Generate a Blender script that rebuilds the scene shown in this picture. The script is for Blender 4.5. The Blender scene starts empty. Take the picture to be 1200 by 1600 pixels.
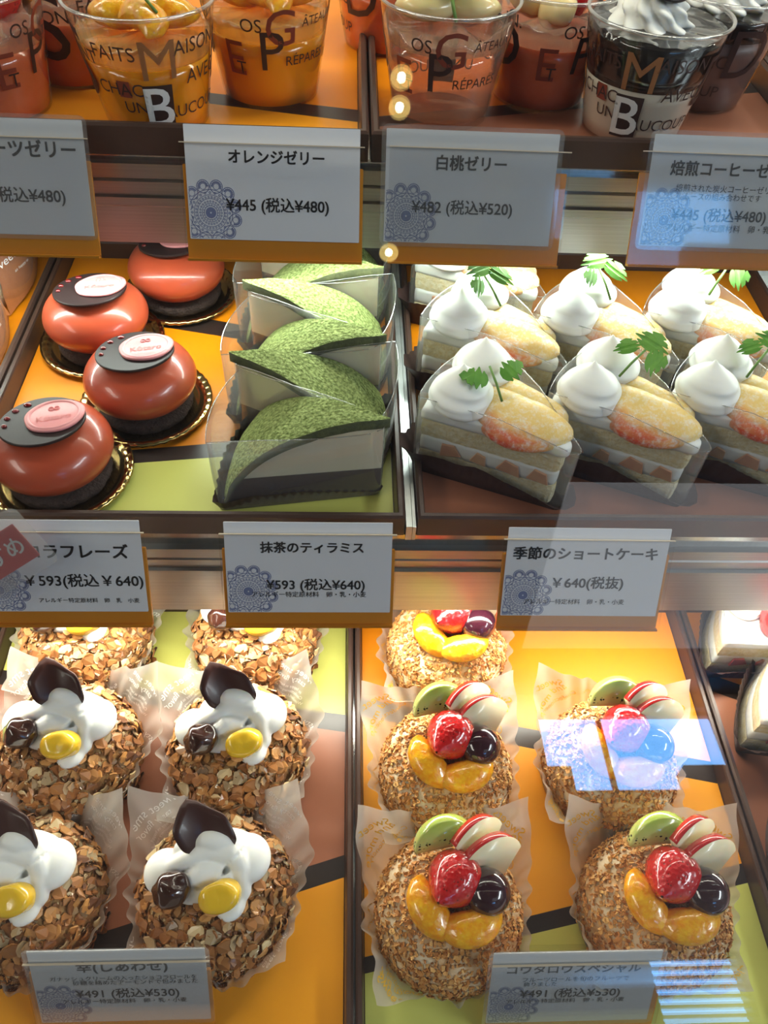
import bpy, bmesh, math, random
from math import sin, cos, pi, radians as rad
from mathutils import Vector, Matrix, noise

SC = bpy.context.scene
COL = SC.collection
random.seed(7)

# ------------------------------------------------------------------ camera
FPX = 1202.0                      # focal length in pixels of the 1200x1600 frame
ZCAM = 1.319
ZT, ZM, ZB = 1.135, 1.0, 0.834    # tray floors: top, middle and bottom shelf
_d = Vector((-48.0, -1450.0, FPX)).normalized()          # shelf depth direction in camera axes (x right, y down, z ahead)
_ry = 0.008
_rz = -(_d.x + _ry * _d.y) / _d.z
_r = Vector((1, _ry, _rz)).normalized()
_u = _r.cross(_d)
CAM_M = Matrix((_r, _d, _u))      # camera axes -> world axes


def ray(px, py):
    return CAM_M @ Vector((px - 600.0, py - 800.0, FPX))


def at(px, py, z):
    v = ray(px, py)
    t = (z - ZCAM) / v.z
    return Vector((v.x * t, v.y * t, z))


cam = bpy.data.cameras.new('camera')
cam.sensor_fit = 'VERTICAL'
cam.sensor_height = 36.0
cam.lens = 36.0 * FPX / 1600.0
cam.clip_start = 0.01
cam_o = bpy.data.objects.new('camera', cam)
COL.objects.link(cam_o)
B = CAM_M @ Matrix(((1, 0, 0), (0, -1, 0), (0, 0, -1)))
mw = B.to_4x4()
mw.translation = (0, 0, ZCAM)
cam_o.matrix_world = mw
SC.camera = cam_o

# ------------------------------------------------------------------ light and exposure
SC.view_settings.view_transform = 'Standard'
SC.view_settings.look = 'None'
SC.view_settings.gamma = 1.0
SC.view_settings.exposure = 0.0
SC.cycles.max_bounces = 10
SC.cycles.diffuse_bounces = 3
SC.cycles.glossy_bounces = 3
SC.cycles.transmission_bounces = 6
SC.cycles.transparent_max_bounces = 28
SC.cycles.caustics_reflective = False
SC.cycles.caustics_refractive = False
SC.cycles.sample_clamp_indirect = 4.0

world = bpy.data.worlds.new('world')
SC.world = world
world.use_nodes = True
world.node_tree.nodes["Background"].inputs[0].default_value = (0.16, 0.47, 1.0, 1)
world.node_tree.nodes['Background'].inputs[1].default_value = 9.0      # daylight outside the shop window


def area(name, loc, rot, sx, sy, power, color):
    l = bpy.data.lights.new(name, 'AREA')
    l.shape = 'RECTANGLE'
    l.size, l.size_y, l.energy, l.color = sx, sy, power, color
    o = bpy.data.objects.new(name, l)
    o.location, o.rotation_euler = loc, rot
    COL.objects.link(o)
    return o


P_TOP, P_MID, P_BOT, P_ROOM = 4.6, 2.2, 3.5, 46.0
area('led_strip_light_canopy', (0.06, 0.50, 1.47), (rad(12), 0, 0), 1.3, 0.03, P_TOP, (1.0, 0.93, 0.80))
area('led_strip_light_upper', (0.06, 0.402, 1.0805), (rad(-28), 0, 0), 1.3, 0.012, P_MID, (0.90, 1.0, 0.92))
area('led_strip_light_lower', (0.06, 0.263, 0.9235), (rad(-46), 0, 0), 1.3, 0.012, P_BOT, (1.0, 0.95, 0.82))
area('added_room_fill_left', (-2.2, -1.0, 2.74), (0, 0, 0), 0.7, 1.8, P_ROOM, (1.0, 0.91, 0.82))  # added warm fill for the cards, kept out of the glass reflection; no known fitting
area('added_room_fill_right', (2.6, -1.0, 2.74), (0, 0, 0), 0.6, 1.8, P_ROOM * 2.3, (0.84, 0.91, 1.0))  # added cool fill from the right to lift cards and cake fronts; no known fitting
area('ceiling_panel_light_middle', (1.45, -1.75, 2.74), (0, 0, 0), 1.4, 0.95, 3.0, (0.92, 0.95, 1.0))


# ------------------------------------------------------------------ materials
def rgb(r, g, b):
    f = lambda c: ((c / 255.0 + 0.055) / 1.055) ** 2.4 if c > 10 else c / 255.0 / 12.92
    return (f(r), f(g), f(b), 1)


def new_mat(name):
    m = bpy.data.materials.new(name)
    m.use_nodes = True
    return m, m.node_tree, m.node_tree.nodes['Principled BSDF']


def pm(name, col, rough=0.5, metal=0.0, coat=0.0, sss=0.0, sss_rad=(1, .5, .3), sss_scale=0.004, trans=0.0, ior=1.45,
       var=None, var_scale=60.0, var_detail=6.0, bump=0.0, bump_scale=200.0, bump_dist=0.001, spec=0.5, stretch=None, coat_rough=0.05):
    m, nt, b = new_mat(name)
    I = b.inputs
    I['Base Color'].default_value = col
    I['Roughness'].default_value = rough
    I['Metallic'].default_value = metal
    I['Coat Weight'].default_value = coat
    I['Coat Roughness'].default_value = coat_rough
    I['Subsurface Weight'].default_value = sss
    I['Subsurface Radius'].default_value = sss_rad
    I['Subsurface Scale'].default_value = sss_scale
    I['Transmission Weight'].default_value = trans
    I['IOR'].default_value = ior
    I['Specular IOR Level'].default_value = spec
    if var or bump:
        tc = nt.nodes.new('ShaderNodeTexCoord')
        vec = tc.outputs['Object']
        if stretch:
            mp = nt.nodes.new('ShaderNodeMapping')
            mp.inputs['Scale'].default_value = stretch
            nt.links.new(vec, mp.inputs[0])
            vec = mp.outputs[0]
    if var:
        n = nt.nodes.new('ShaderNodeTexNoise')
        n.inputs['Scale'].default_value = var_scale
        n.inputs['Detail'].default_value = var_detail
        n.inputs['Roughness'].default_value = 0.6
        nt.links.new(vec, n.inputs['Vector'])
        r = nt.nodes.new('ShaderNodeValToRGB')
        r.color_ramp.elements[0].position, r.color_ramp.elements[1].position = 0.34, 0.68
        r.color_ramp.elements[0].color, r.color_ramp.elements[1].color = col, var
        nt.links.new(n.outputs['Fac'], r.inputs[0])
        nt.links.new(r.outputs[0], I['Base Color'])
    if bump:
        n2 = nt.nodes.new('ShaderNodeTexNoise')
        n2.inputs['Scale'].default_value = bump_scale
        n2.inputs['Detail'].default_value = 4
        nt.links.new(vec, n2.inputs['Vector'])
        bp = nt.nodes.new('ShaderNodeBump')
        bp.inputs['Strength'].default_value = bump
        bp.inputs['Distance'].default_value = bump_dist
        nt.links.new(n2.outputs['Fac'], bp.inputs['Height'])
        nt.links.new(bp.outputs[0], I['Normal'])
    return m


def clear_mat(name, tint=(1, 1, 1, 1), base=0.03, edge=0.6, power=4.0, rough=0.02, haze=0.0, haze_col=(1, 1, 1, 1)):
    """thin clear plastic or glass: mostly see-through, reflecting more at grazing angles"""
    m = bpy.data.materials.new(name)
    m.use_nodes = True
    nt = m.node_tree
    nt.nodes.clear()
    out = nt.nodes.new('ShaderNodeOutputMaterial')
    tr = nt.nodes.new('ShaderNodeBsdfTransparent')
    tr.inputs[0].default_value = tint
    gl = nt.nodes.new('ShaderNodeBsdfGlossy')
    gl.inputs['Roughness'].default_value = rough
    lw = nt.nodes.new('ShaderNodeLayerWeight')
    lw.inputs[0].default_value = 0.5
    pw = nt.nodes.new('ShaderNodeMath')
    pw.operation = 'POWER'
    pw.inputs[1].default_value = power
    nt.links.new(lw.outputs['Facing'], pw.inputs[0])
    ma = nt.nodes.new('ShaderNodeMath')
    ma.operation = 'MULTIPLY_ADD'
    ma.inputs[1].default_value, ma.inputs[2].default_value = edge, base
    nt.links.new(pw.outputs[0], ma.inputs[0])
    mx = nt.nodes.new('ShaderNodeMixShader')
    nt.links.new(ma.outputs[0], mx.inputs[0])
    nt.links.new(gl.outputs[0], mx.inputs[2])
    base_sh = tr.outputs[0]
    if haze:
        df = nt.nodes.new('ShaderNodeBsdfDiffuse')
        df.inputs[0].default_value = haze_col
        tl = nt.nodes.new('ShaderNodeBsdfTranslucent')
        tl.inputs[0].default_value = haze_col
        m1 = nt.nodes.new('ShaderNodeMixShader')
        m1.inputs[0].default_value = 0.5
        nt.links.new(df.outputs[0], m1.inputs[1])
        nt.links.new(tl.outputs[0], m1.inputs[2])
        m2 = nt.nodes.new('ShaderNodeMixShader')
        m2.inputs[0].default_value = haze
        nt.links.new(base_sh, m2.inputs[1])
        nt.links.new(m1.outputs[0], m2.inputs[2])
        base_sh = m2.outputs[0]
    nt.links.new(base_sh, mx.inputs[1])
    nt.links.new(mx.outputs[0], out.inputs[0])
    return m


def island_mat(name, cols, rough=0.6, coat=0.0, spec=0.4):
    """each loose flake takes its own tone"""
    m, nt, b = new_mat(name)
    g = nt.nodes.new('ShaderNodeNewGeometry')
    r = nt.nodes.new('ShaderNodeValToRGB')
    el = r.color_ramp.elements
    while len(el) < len(cols):
        el.new(0.5)
    for i, c in enumerate(cols):
        el[i].position = i / (len(cols) - 1)
        el[i].color = c
    nt.links.new(g.outputs['Random Per Island'], r.inputs[0])
    nt.links.new(r.outputs[0], b.inputs['Base Color'])
    b.inputs['Roughness'].default_value = rough
    b.inputs['Coat Weight'].default_value = coat
    b.inputs['Specular IOR Level'].default_value = spec
    return m


def emit_mat(name, col, strength):
    m = bpy.data.materials.new(name)
    m.use_nodes = True
    nt = m.node_tree
    nt.nodes.clear()
    out = nt.nodes.new('ShaderNodeOutputMaterial')
    e = nt.nodes.new('ShaderNodeEmission')
    e.inputs[0].default_value, e.inputs[1].default_value = col, strength
    nt.links.new(e.outputs[0], out.inputs[0])
    return m


M = {}
M['tray'] = pm('dark_tray_plastic', rgb(66, 47, 40), 0.35, bump=0.15, bump_scale=90, var=rgb(76, 55, 46), var_scale=12)
M['orange'] = pm('orange_liner', rgb(240, 138, 2), 0.36, var=rgb(242, 144, 3), var_scale=8)
M['amber'] = pm('amber_liner', rgb(246, 160, 26), 0.36, var=rgb(248, 168, 36), var_scale=8)
M['lemon'] = pm('lemon_liner', rgb(208, 208, 104), 0.34, var=rgb(212, 214, 112), var_scale=8)
M['copper'] = pm('copper_liner', rgb(160, 100, 74), 0.30, var=rgb(166, 106, 80), var_scale=40)
M['band'] = pm('dark_liner_band', rgb(46, 35, 32), 0.28)
M['alu'] = pm('brushed_aluminium', (0.42, 0.41, 0.40, 1), 0.34, metal=0.95, var=(0.36, 0.35, 0.34, 1), var_scale=30, stretch=(0.3, 30, 30))
M['alu_dark'] = pm('shadow_groove', (0.06, 0.055, 0.05, 1), 0.5, metal=0.3)
M['steel'] = pm('polished_steel', (0.75, 0.76, 0.75, 1), 0.16, metal=1.0, var=(0.62, 0.63, 0.62, 1), var_scale=20, stretch=(20, 0.6, 1))
M['strip'] = pm('satin_steel_strip', (0.72, 0.75, 0.74, 1), 0.32, metal=0.75, var=(0.60, 0.63, 0.62, 1), var_scale=40, stretch=(1, 3, 1))
M['white_panel'] = pm('white_back_panel', (0.75, 0.79, 0.78, 1), 0.22)
M['led'] = emit_mat('led_diffuser', (1, 0.97, 0.9, 1), 2.0)
M['card'] = pm('white_card', (0.80, 0.80, 0.83, 1), 0.55, spec=0.3)
M['ink'] = pm('black_ink', (0.035, 0.035, 0.04, 1), 0.6)
M['lace'] = pm('blue_grey_print', rgb(120, 128, 168), 0.6)
M['amber_acrylic'] = pm('amber_acrylic', rgb(214, 138, 36), 0.25, var=rgb(206, 130, 32), var_scale=10)
M['acrylic'] = clear_mat('clear_acrylic', (0.97, 0.97, 0.97, 1), 0.018, 0.5, 3.0)
M['acrylic_edge'] = pm('acrylic_bright_edge', (0.75, 0.62, 0.45, 1), 0.3)
M['pane'] = clear_mat('display_glass', (0.97, 0.985, 0.975, 1), 0.075, 0.5, 4.0, rough=0.0)
M['film'] = clear_mat('clear_film', (0.985, 0.99, 0.985, 1), 0.045, 0.6, 2.5, 0.06, haze=0.10)
M['cup'] = clear_mat('clear_cup_plastic', (0.98, 0.98, 0.98, 1), 0.03, 0.75, 3.0, 0.03)
M['cup_rim'] = clear_mat('clear_cup_rim', (0.9, 0.9, 0.9, 1), 0.22, 0.7, 1.5, 0.08, haze=0.15)
M['paper'] = clear_mat('translucent_glassine', (0.95, 0.92, 0.88, 1), 0.02, 0.25, 2.0, 0.3, haze=0.58, haze_col=(0.86, 0.81, 0.74, 1))
M['print_white'] = pm('white_print', (0.96, 0.96, 0.94, 1), 0.5)
M['print_gold'] = pm('gold_print', rgb(226, 180, 58), 0.4, metal=0.1)
M['red_ink'] = pm('red_brown_print', rgb(140, 60, 42), 0.5)
M['pale_ink'] = pm('tan_print', rgb(158, 104, 62), 0.5)
M['brown_ink'] = pm('dark_brown_print', rgb(58, 36, 34), 0.5)
M['cream'] = pm('whipped_cream', (0.94, 0.93, 0.88, 1), 0.45, sss=0.35, sss_rad=(1, .9, .7), sss_scale=0.003, bump=0.12, bump_scale=320, bump_dist=0.0006)
M['glaze'] = pm('strawberry_chocolate_glaze', rgb(180, 74, 46), 0.3, coat=0.4, var=rgb(186, 82, 52), var_scale=25, sss=0.1)
M['dark_choc'] = pm('dark_chocolate', rgb(46, 34, 34), 0.42, spec=0.3)
M['shiny_choc'] = pm('glossy_chocolate', rgb(62, 34, 30), 0.35, coat=0.12)
M['pink_choc'] = pm('pink_chocolate', rgb(232, 146, 148), 0.42, sss=0.2, var=rgb(236, 156, 156), var_scale=90)
M['droplet'] = pm('red_jelly_droplet', rgb(120, 14, 16), 0.08, coat=1)
M['biscuit'] = pm('cocoa_biscuit', rgb(52, 38, 34), 0.85, var=rgb(74, 56, 50), var_scale=300, bump=0.9, bump_scale=600, bump_dist=0.002)
M['gold_card'] = pm('gold_board', rgb(196, 168, 108), 0.16, metal=1.0)
M['sponge'] = pm('yellow_sponge', rgb(236, 212, 154), 0.85, var=rgb(252, 242, 208), var_scale=380, bump=0.9, bump_scale=700, bump_dist=0.0015)
M['matcha'] = pm('matcha_powder', rgb(98, 112, 56), 0.95, var=rgb(176, 190, 122), var_scale=620, var_detail=3.0, bump=1.0, bump_scale=480, bump_dist=0.003, spec=0.1)
M['matcha_dark'] = pm('moist_matcha_sponge', rgb(62, 66, 40), 0.8, var=rgb(84, 88, 52), var_scale=300, bump=0.5, bump_scale=500)
M['mascarpone'] = pm('mascarpone_cream', rgb(226, 212, 180), 0.5, sss=0.2, var=rgb(232, 220, 192), var_scale=60)
M['brown_paper'] = pm('dark_brown_paper', rgb(64, 42, 38), 0.6, var=rgb(70, 48, 43), var_scale=40, bump=0.2, bump_scale=300)
M['kraft'] = pm('kraft_paper', rgb(190, 112, 58), 0.7, var=rgb(200, 122, 66), var_scale=200, bump=0.2, bump_scale=400)
M['leaf'] = pm('chervil_green', rgb(104, 160, 50), 0.5, sss=0.0, var=rgb(74, 134, 38), var_scale=150)
M['stem'] = pm('chervil_stem', rgb(104, 140, 60), 0.5)
M['straw'] = None
M['grape'] = pm('dark_grape_skin', rgb(44, 16, 26), 0.14, coat=1.0, var=rgb(58, 20, 32), var_scale=40)
M['mandarin'] = pm('mandarin_flesh', rgb(240, 146, 4), 0.2, coat=1.0, sss=0.2, sss_rad=(1, .5, .1), sss_scale=0.003, var=rgb(255, 196, 40), var_scale=240, bump=0.6, bump_scale=330, bump_dist=0.0012)
M['chestnut'] = pm('glazed_dark_chestnut', rgb(66, 34, 24), 0.18, coat=1.0, var=rgb(40, 20, 16), var_scale=60)
M['yellow_nut'] = pm('yellow_candied_chestnut', rgb(240, 194, 44), 0.2, coat=0.7, sss=0.3, sss_rad=(1, .7, .1), sss_scale=0.004, var=rgb(246, 204, 60), var_scale=50)
M['apple_flesh'] = pm('apple_flesh', rgb(238, 226, 190), 0.3, coat=0.3, sss=0.3, sss_scale=0.004)
M['apple_skin'] = pm('apple_red_skin', rgb(184, 24, 34), 0.18, coat=0.8, var=rgb(206, 60, 50), var_scale=60)
M['roll'] = pm('brown_roll_sponge', rgb(140, 92, 50), 0.85, var=rgb(214, 170, 110), var_scale=110, bump=0.8, bump_scale=350, bump_dist=0.002)
M['roll_cream'] = pm('crumb_coated_cream', rgb(196, 146, 86), 0.7, var=rgb(244, 228, 196), var_scale=70)
M['almond'] = island_mat('caramel_almond_flakes', [rgb(112, 66, 36), rgb(184, 122, 66), rgb(204, 148, 84), rgb(146, 90, 46), rgb(232, 206, 156), rgb(96, 58, 36), rgb(176, 116, 62), rgb(132, 80, 42)], 0.42, 0.25)
M['crumb'] = island_mat('toasted_wafer_flakes', [rgb(176, 112, 54), rgb(212, 150, 80), rgb(230, 182, 112), rgb(192, 128, 62), rgb(158, 100, 48)], 0.6)
M['orange_jelly'] = pm('orange_jelly', rgb(240, 142, 10), 0.12, sss=0.4, sss_rad=(1, .4, .05), sss_scale=0.012, coat=0.3, var=rgb(246, 160, 24), var_scale=25)
M['fruit_jelly'] = pm('fruit_jelly', rgb(216, 98, 34), 0.12, sss=0.4, sss_rad=(1, .4, .2), sss_scale=0.012, coat=0.3, var=rgb(226, 128, 96), var_scale=25)
M['coffee_jelly'] = pm('coffee_jelly', rgb(20, 14, 13), 0.07, coat=0.6)
M['mousse'] = pm('milk_mousse', rgb(216, 200, 180), 0.5, sss=0.2)
M['mocha'] = pm('mocha_mousse', rgb(120, 92, 84), 0.4)
M['ceiling'] = pm('white_ceiling', (0.24, 0.24, 0.25, 1), 0.8)
M['wall'] = pm('plaster_wall', (0.16, 0.155, 0.15, 1), 0.8)
M['floor'] = pm('floor_tile', (0.3, 0.28, 0.26, 1), 0.4, var=(0.34, 0.32, 0.3, 1), var_scale=3)
M['cabinet'] = pm('cabinet_laminate', rgb(92, 62, 44), 0.5, var=rgb(104, 72, 52), var_scale=5)


def jelly_mat(name, tint, fac):
    m = clear_mat(name, tint, 0.05, 0.4, 3.0, 0.06, haze=fac, haze_col=tint)
    return m


M['peach_jelly'] = jelly_mat('clear_peach_jelly', (0.84, 0.66, 0.54, 1), 0.24)


def strawberry_mat():
    m, nt, b = new_mat('strawberry_skin')
    tc = nt.nodes.new('ShaderNodeTexCoord')
    v = nt.nodes.new('ShaderNodeTexVoronoi')
    v.inputs['Scale'].default_value = 420
    nt.links.new(tc.outputs['Object'], v.inputs['Vector'])
    r = nt.nodes.new('ShaderNodeValToRGB')
    r.color_ramp.elements[0].position, r.color_ramp.elements[1].position = 0.12, 0.28
    r.color_ramp.elements[0].color, r.color_ramp.elements[1].color = rgb(110, 22, 14), rgb(198, 22, 24)
    nt.links.new(v.outputs['Distance'], r.inputs[0])
    nt.links.new(r.outputs[0], b.inputs['Base Color'])
    bp = nt.nodes.new('ShaderNodeBump')
    bp.inputs['Strength'].default_value = 0.5
    bp.inputs['Distance'].default_value = 0.001
    nt.links.new(v.outputs['Distance'], bp.inputs['Height'])
    nt.links.new(bp.outputs[0], b.inputs['Normal'])
    b.inputs['Roughness'].default_value = 0.2
    b.inputs['Coat Weight'].default_value = 1.0
    return m


def peach_mat():
    """yellow flesh blushing red along the skin side, dusted with sugar"""
    m, nt, b = new_mat('peach_flesh')
    tc = nt.nodes.new('ShaderNodeTexCoord')
    sp = nt.nodes.new('ShaderNodeSeparateXYZ')
    nt.links.new(tc.outputs['Generated'], sp.inputs[0])
    n = nt.nodes.new('ShaderNodeTexNoise')
    n.inputs['Scale'].default_value = 4
    nt.links.new(tc.outputs['Generated'], n.inputs['Vector'])
    ad = nt.nodes.new('ShaderNodeMath')
    ad.operation = 'MULTIPLY_ADD'
    ad.inputs[1].default_value = 0.55
    nt.links.new(n.outputs['Fac'], ad.inputs[0])
    su = nt.nodes.new('ShaderNodeMath')
    su.operation = 'SUBTRACT'
    su.inputs[0].default_value = 1.0
    nt.links.new(sp.outputs['Y'], su.inputs[1])
    nt.links.new(su.outputs[0], ad.inputs[2])
    r = nt.nodes.new('ShaderNodeValToRGB')
    e = r.color_ramp.elements
    e[0].position, e[1].position = 0.26, 0.74
    e[0].color, e[1].color = rgb(234, 96, 66), rgb(244, 206, 120)
    k = e.new(0.48)
    k.color = rgb(246, 172, 100)
    nt.links.new(ad.outputs[0], r.inputs[0])
    n2 = nt.nodes.new('ShaderNodeTexNoise')
    n2.inputs['Scale'].default_value = 260
    n2.inputs['Detail'].default_value = 8
    n2.inputs['Roughness'].default_value = 0.8
    nt.links.new(tc.outputs['Object'], n2.inputs['Vector'])
    r2 = nt.nodes.new('ShaderNodeValToRGB')
    r2.color_ramp.elements[0].position, r2.color_ramp.elements[1].position = 0.47, 0.70
    nt.links.new(n2.outputs['Fac'], r2.inputs[0])
    mx = nt.nodes.new('ShaderNodeMix')
    mx.data_type = 'RGBA'
    nt.links.new(r2.outputs[0], mx.inputs[0])
    nt.links.new(r.outputs[0], mx.inputs[6])
    mx.inputs[7].default_value = (0.93, 0.9, 0.86, 1)
    nt.links.new(mx.outputs[2], b.inputs['Base Color'])
    b.inputs['Roughness'].default_value = 0.45
    b.inputs['Subsurface Weight'].default_value = 0.15
    b.inputs['Subsurface Scale'].default_value = 0.003
    return m


def kiwi_mat():
    m, nt, b = new_mat('kiwi_flesh')
    tc = nt.nodes.new('ShaderNodeTexCoord')
    sp = nt.nodes.new('ShaderNodeSeparateXYZ')
    nt.links.new(tc.outputs['Generated'], sp.inputs[0])
    n = nt.nodes.new('ShaderNodeTexVoronoi')
    n.inputs['Scale'].default_value = 420
    nt.links.new(tc.outputs['Object'], n.inputs['Vector'])
    r = nt.nodes.new('ShaderNodeValToRGB')
    e = r.color_ramp.elements
    e[0].position, e[1].position = 0.1, 0.9
    e[0].color, e[1].color = rgb(214, 218, 140), rgb(176, 194, 88)
    nt.links.new(sp.outputs['Z'], r.inputs[0])
    lt = nt.nodes.new('ShaderNodeMath')
    lt.operation = 'LESS_THAN'
    lt.inputs[1].default_value = 0.32
    nt.links.new(n.outputs['Distance'], lt.inputs[0])
    lz = nt.nodes.new('ShaderNodeMath')
    lz.operation = 'COMPARE'
    lz.inputs[1].default_value, lz.inputs[2].default_value = 0.26, 0.11
    nt.links.new(sp.outputs['Z'], lz.inputs[0])
    mu = nt.nodes.new('ShaderNodeMath')
    mu.operation = 'MULTIPLY'
    nt.links.new(lt.outputs[0], mu.inputs[0])
    nt.links.new(lz.outputs[0], mu.inputs[1])
    mx = nt.nodes.new('ShaderNodeMix')
    mx.data_type = 'RGBA'
    nt.links.new(mu.outputs[0], mx.inputs[0])
    nt.links.new(r.outputs[0], mx.inputs[6])
    mx.inputs[7].default_value = rgb(30, 26, 14)
    nt.links.new(mx.outputs[2], b.inputs['Base Color'])
    b.inputs['Roughness'].default_value = 0.2
    b.inputs['Coat Weight'].default_value = 0.7
    b.inputs['Subsurface Weight'].default_value = 0.2
    b.inputs['Subsurface Scale'].default_value = 0.004
    return m


M['straw'] = strawberry_mat()
M['peach'] = peach_mat()
M['kiwi'] = kiwi_mat()


# ------------------------------------------------------------------ object helpers
def obj(name, verts, faces, mat, parent=None, smooth=True, mats=None, fm=None, kind=None, label=None, loc=None, rot=None):
    me = bpy.data.meshes.new(name)
    me.from_pydata([tuple(v) for v in verts], [], faces)
    for m in (mats or [mat]):
        me.materials.append(m)
    if fm:
        me.polygons.foreach_set('material_index', fm)
    if smooth:
        me.polygons.foreach_set('use_smooth', [True] * len(me.polygons))
    me.update()
    o = bpy.data.objects.new(name, me)
    COL.objects.link(o)
    if parent:
        o.parent = parent
    if loc is not None:
        o.location = loc
    if rot is not None:
        o.rotation_euler = rot
    if kind:
        o['kind'] = kind
    if label:
        o['label'] = label
    return o


def thing(name, label, cat, loc=(0, 0, 0), rot=(0, 0, 0), group=None):
    o = bpy.data.objects.new(name, None)
    o.empty_display_size = 0.01
    COL.objects.link(o)
    o.location, o.rotation_euler = loc, rot
    o['label'], o['category'] = label, cat
    if group:
        o['group'] = group
    return o


def tag(o, label, cat, group=None):
    o['label'], o['category'] = label, cat
    if group:
        o['group'] = group
    return o


def dup(root, label, loc, rotz=None):
    r = root.copy()
    COL.objects.link(r)
    r.location = loc
    r['label'] = label
    if rotz is not None:
        r.rotation_euler = (0, 0, rotz)
    for ch in list(root.children):
        c = ch.copy()
        COL.objects.link(c)
        c.parent = r
        for g in list(ch.children):
            d = g.copy()
            COL.objects.link(d)
            d.parent = c
    return r


def join(*parts):
    """(verts, faces) pairs into one"""
    V, F = [], []
    for v, f in parts:
        n = len(V)
        V += [Vector(p) for p in v]
        F += [tuple(i + n for i in q) for q in f]
    return V, F


def xf(vf, mat):
    return [mat @ Vector(p) for p in vf[0]], vf[1]


def box(x0, x1, y0, y1, z0, z1):
    v = [(x, y, z) for z in (z0, z1) for y in (y0, y1) for x in (x0, x1)]
    return v, [(0, 2, 3, 1), (4, 5, 7, 6), (0, 1, 5, 4), (2, 6, 7, 3), (0, 4, 6, 2), (1, 3, 7, 5)]


def grid(f, nu, nv, closed=True, cap0=False, cap1=False):
    """surface f(a, b), a in 0..1 round (closed) or across, b in 0..1 up"""
    V, F = [], []
    cols = nu if closed else nu + 1
    for j in range(nv + 1):
        for i in range(cols):
            V.append(Vector(f(i / nu, j / nv)))
    for j in range(nv):
        for i in range(nu):
            a, b_ = j * cols + i, j * cols + (i + 1) % cols
            F.append((a, b_, b_ + cols, a + cols))
    if cap0:
        F.append(tuple(reversed(range(cols))))
    if cap1:
        F.append(tuple(range(nv * cols, nv * cols + cols)))
    return V, F


def lathe(prof, n=48, warp=None, cap0=True, cap1=True):
    k = len(prof) - 1

    def f(a, b):
        r, z = prof[round(b * k)]
        t = a * 2 * pi
        p = Vector((r * cos(t), r * sin(t), z))
        return warp(p) if warp else p
    return grid(f, n, k, True, cap0, cap1)


def ell(c, r, nu=32, nv=18, rot=None, nz=0.0, ns=60.0, seed=0.0, pw=1.0):
    rm = rot.to_matrix() if rot else Matrix.Identity(3)
    c = Vector(c)

    def f(a, b):
        t, q = a * 2 * pi, (b - 0.5) * pi * 0.9999
        cq = abs(cos(q)) ** pw
        p = Vector((r[0] * cq * cos(t), r[1] * cq * sin(t), r[2] * math.copysign(abs(sin(q)) ** pw, q)))
        if nz:
            p *= 1 + nz * noise.noise(p * ns + Vector((seed, seed * 2, 0)))
        return c + rm @ p
    return grid(f, nu, nv)


def tube(path, r, n=8, taper=None):
    V, F = [], []
    P = [Vector(p) for p in path]
    for i, p in enumerate(P):
        d = (P[min(i + 1, len(P) - 1)] - P[max(i - 1, 0)]).normalized()
        a = d.orthogonal().normalized()
        b_ = d.cross(a)
        rr = r * (taper(i / (len(P) - 1)) if taper else 1)
        for k in range(n):
            t = 2 * pi * k / n
            V.append(p + (a * cos(t) + b_ * sin(t)) * rr)
    for i in range(len(P) - 1):
        for k in range(n):
            F.append((i * n + k, i * n + (k + 1) % n, (i + 1) * n + (k + 1) % n, (i + 1) * n + k))
    F.append(tuple(reversed(range(n))))
    F.append(tuple(range((len(P) - 1) * n, len(P) * n)))
    return V, F


def slab(outline, z0, z1, warp=None, bev=0.0):
    """flat outline (2D, counter-clockwise) thickened"""
    n = len(outline)
    if bev:
        c = Vector((sum(p[0] for p in outline) / n, sum(p[1] for p in outline) / n))
        rings = []
        for z, s in ((z0, 1 - bev), (z0 + (z1 - z0) * .25, 1), (z0 + (z1 - z0) * .75, 1), (z1, 1 - bev)):
            rings.append([(c.x + (p[0] - c.x) * s, c.y + (p[1] - c.y) * s, z) for p in outline])
    else:
        rings = [[(p[0], p[1], z0) for p in outline], [(p[0], p[1], z1) for p in outline]]
    V = [Vector(p) for rg in rings for p in rg]
    F = []
    for j in range(len(rings) - 1):
        for i in range(n):
            F.append((j * n + i, j * n + (i + 1) % n, (j + 1) * n + (i + 1) % n, (j + 1) * n + i))
    F.append(tuple(reversed(range(n))))
    F.append(tuple(range((len(rings) - 1) * n, len(rings) * n)))
    if warp:
        V = [warp(v) for v in V]
    return V, F


def fuse(name, parts, mat, parent, voxel=0.0009, it=6):
    """several overlapping lumps melted into one smooth surface"""
    v, f = join(*parts)
    o = obj(name, v, f, mat, parent)
    m = o.modifiers.new('r', 'REMESH')
    m.mode, m.voxel_size, m.use_smooth_shade = 'VOXEL', voxel, True
    s = o.modifiers.new('s', 'SMOOTH')
    s.iterations, s.factor = it, 0.5
    dg = bpy.context.evaluated_depsgraph_get()
    me = bpy.data.meshes.new_from_object(o.evaluated_get(dg))
    o.modifiers.clear()
    o.data = me
    me.name = name
    return o


_tx = {}


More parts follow.
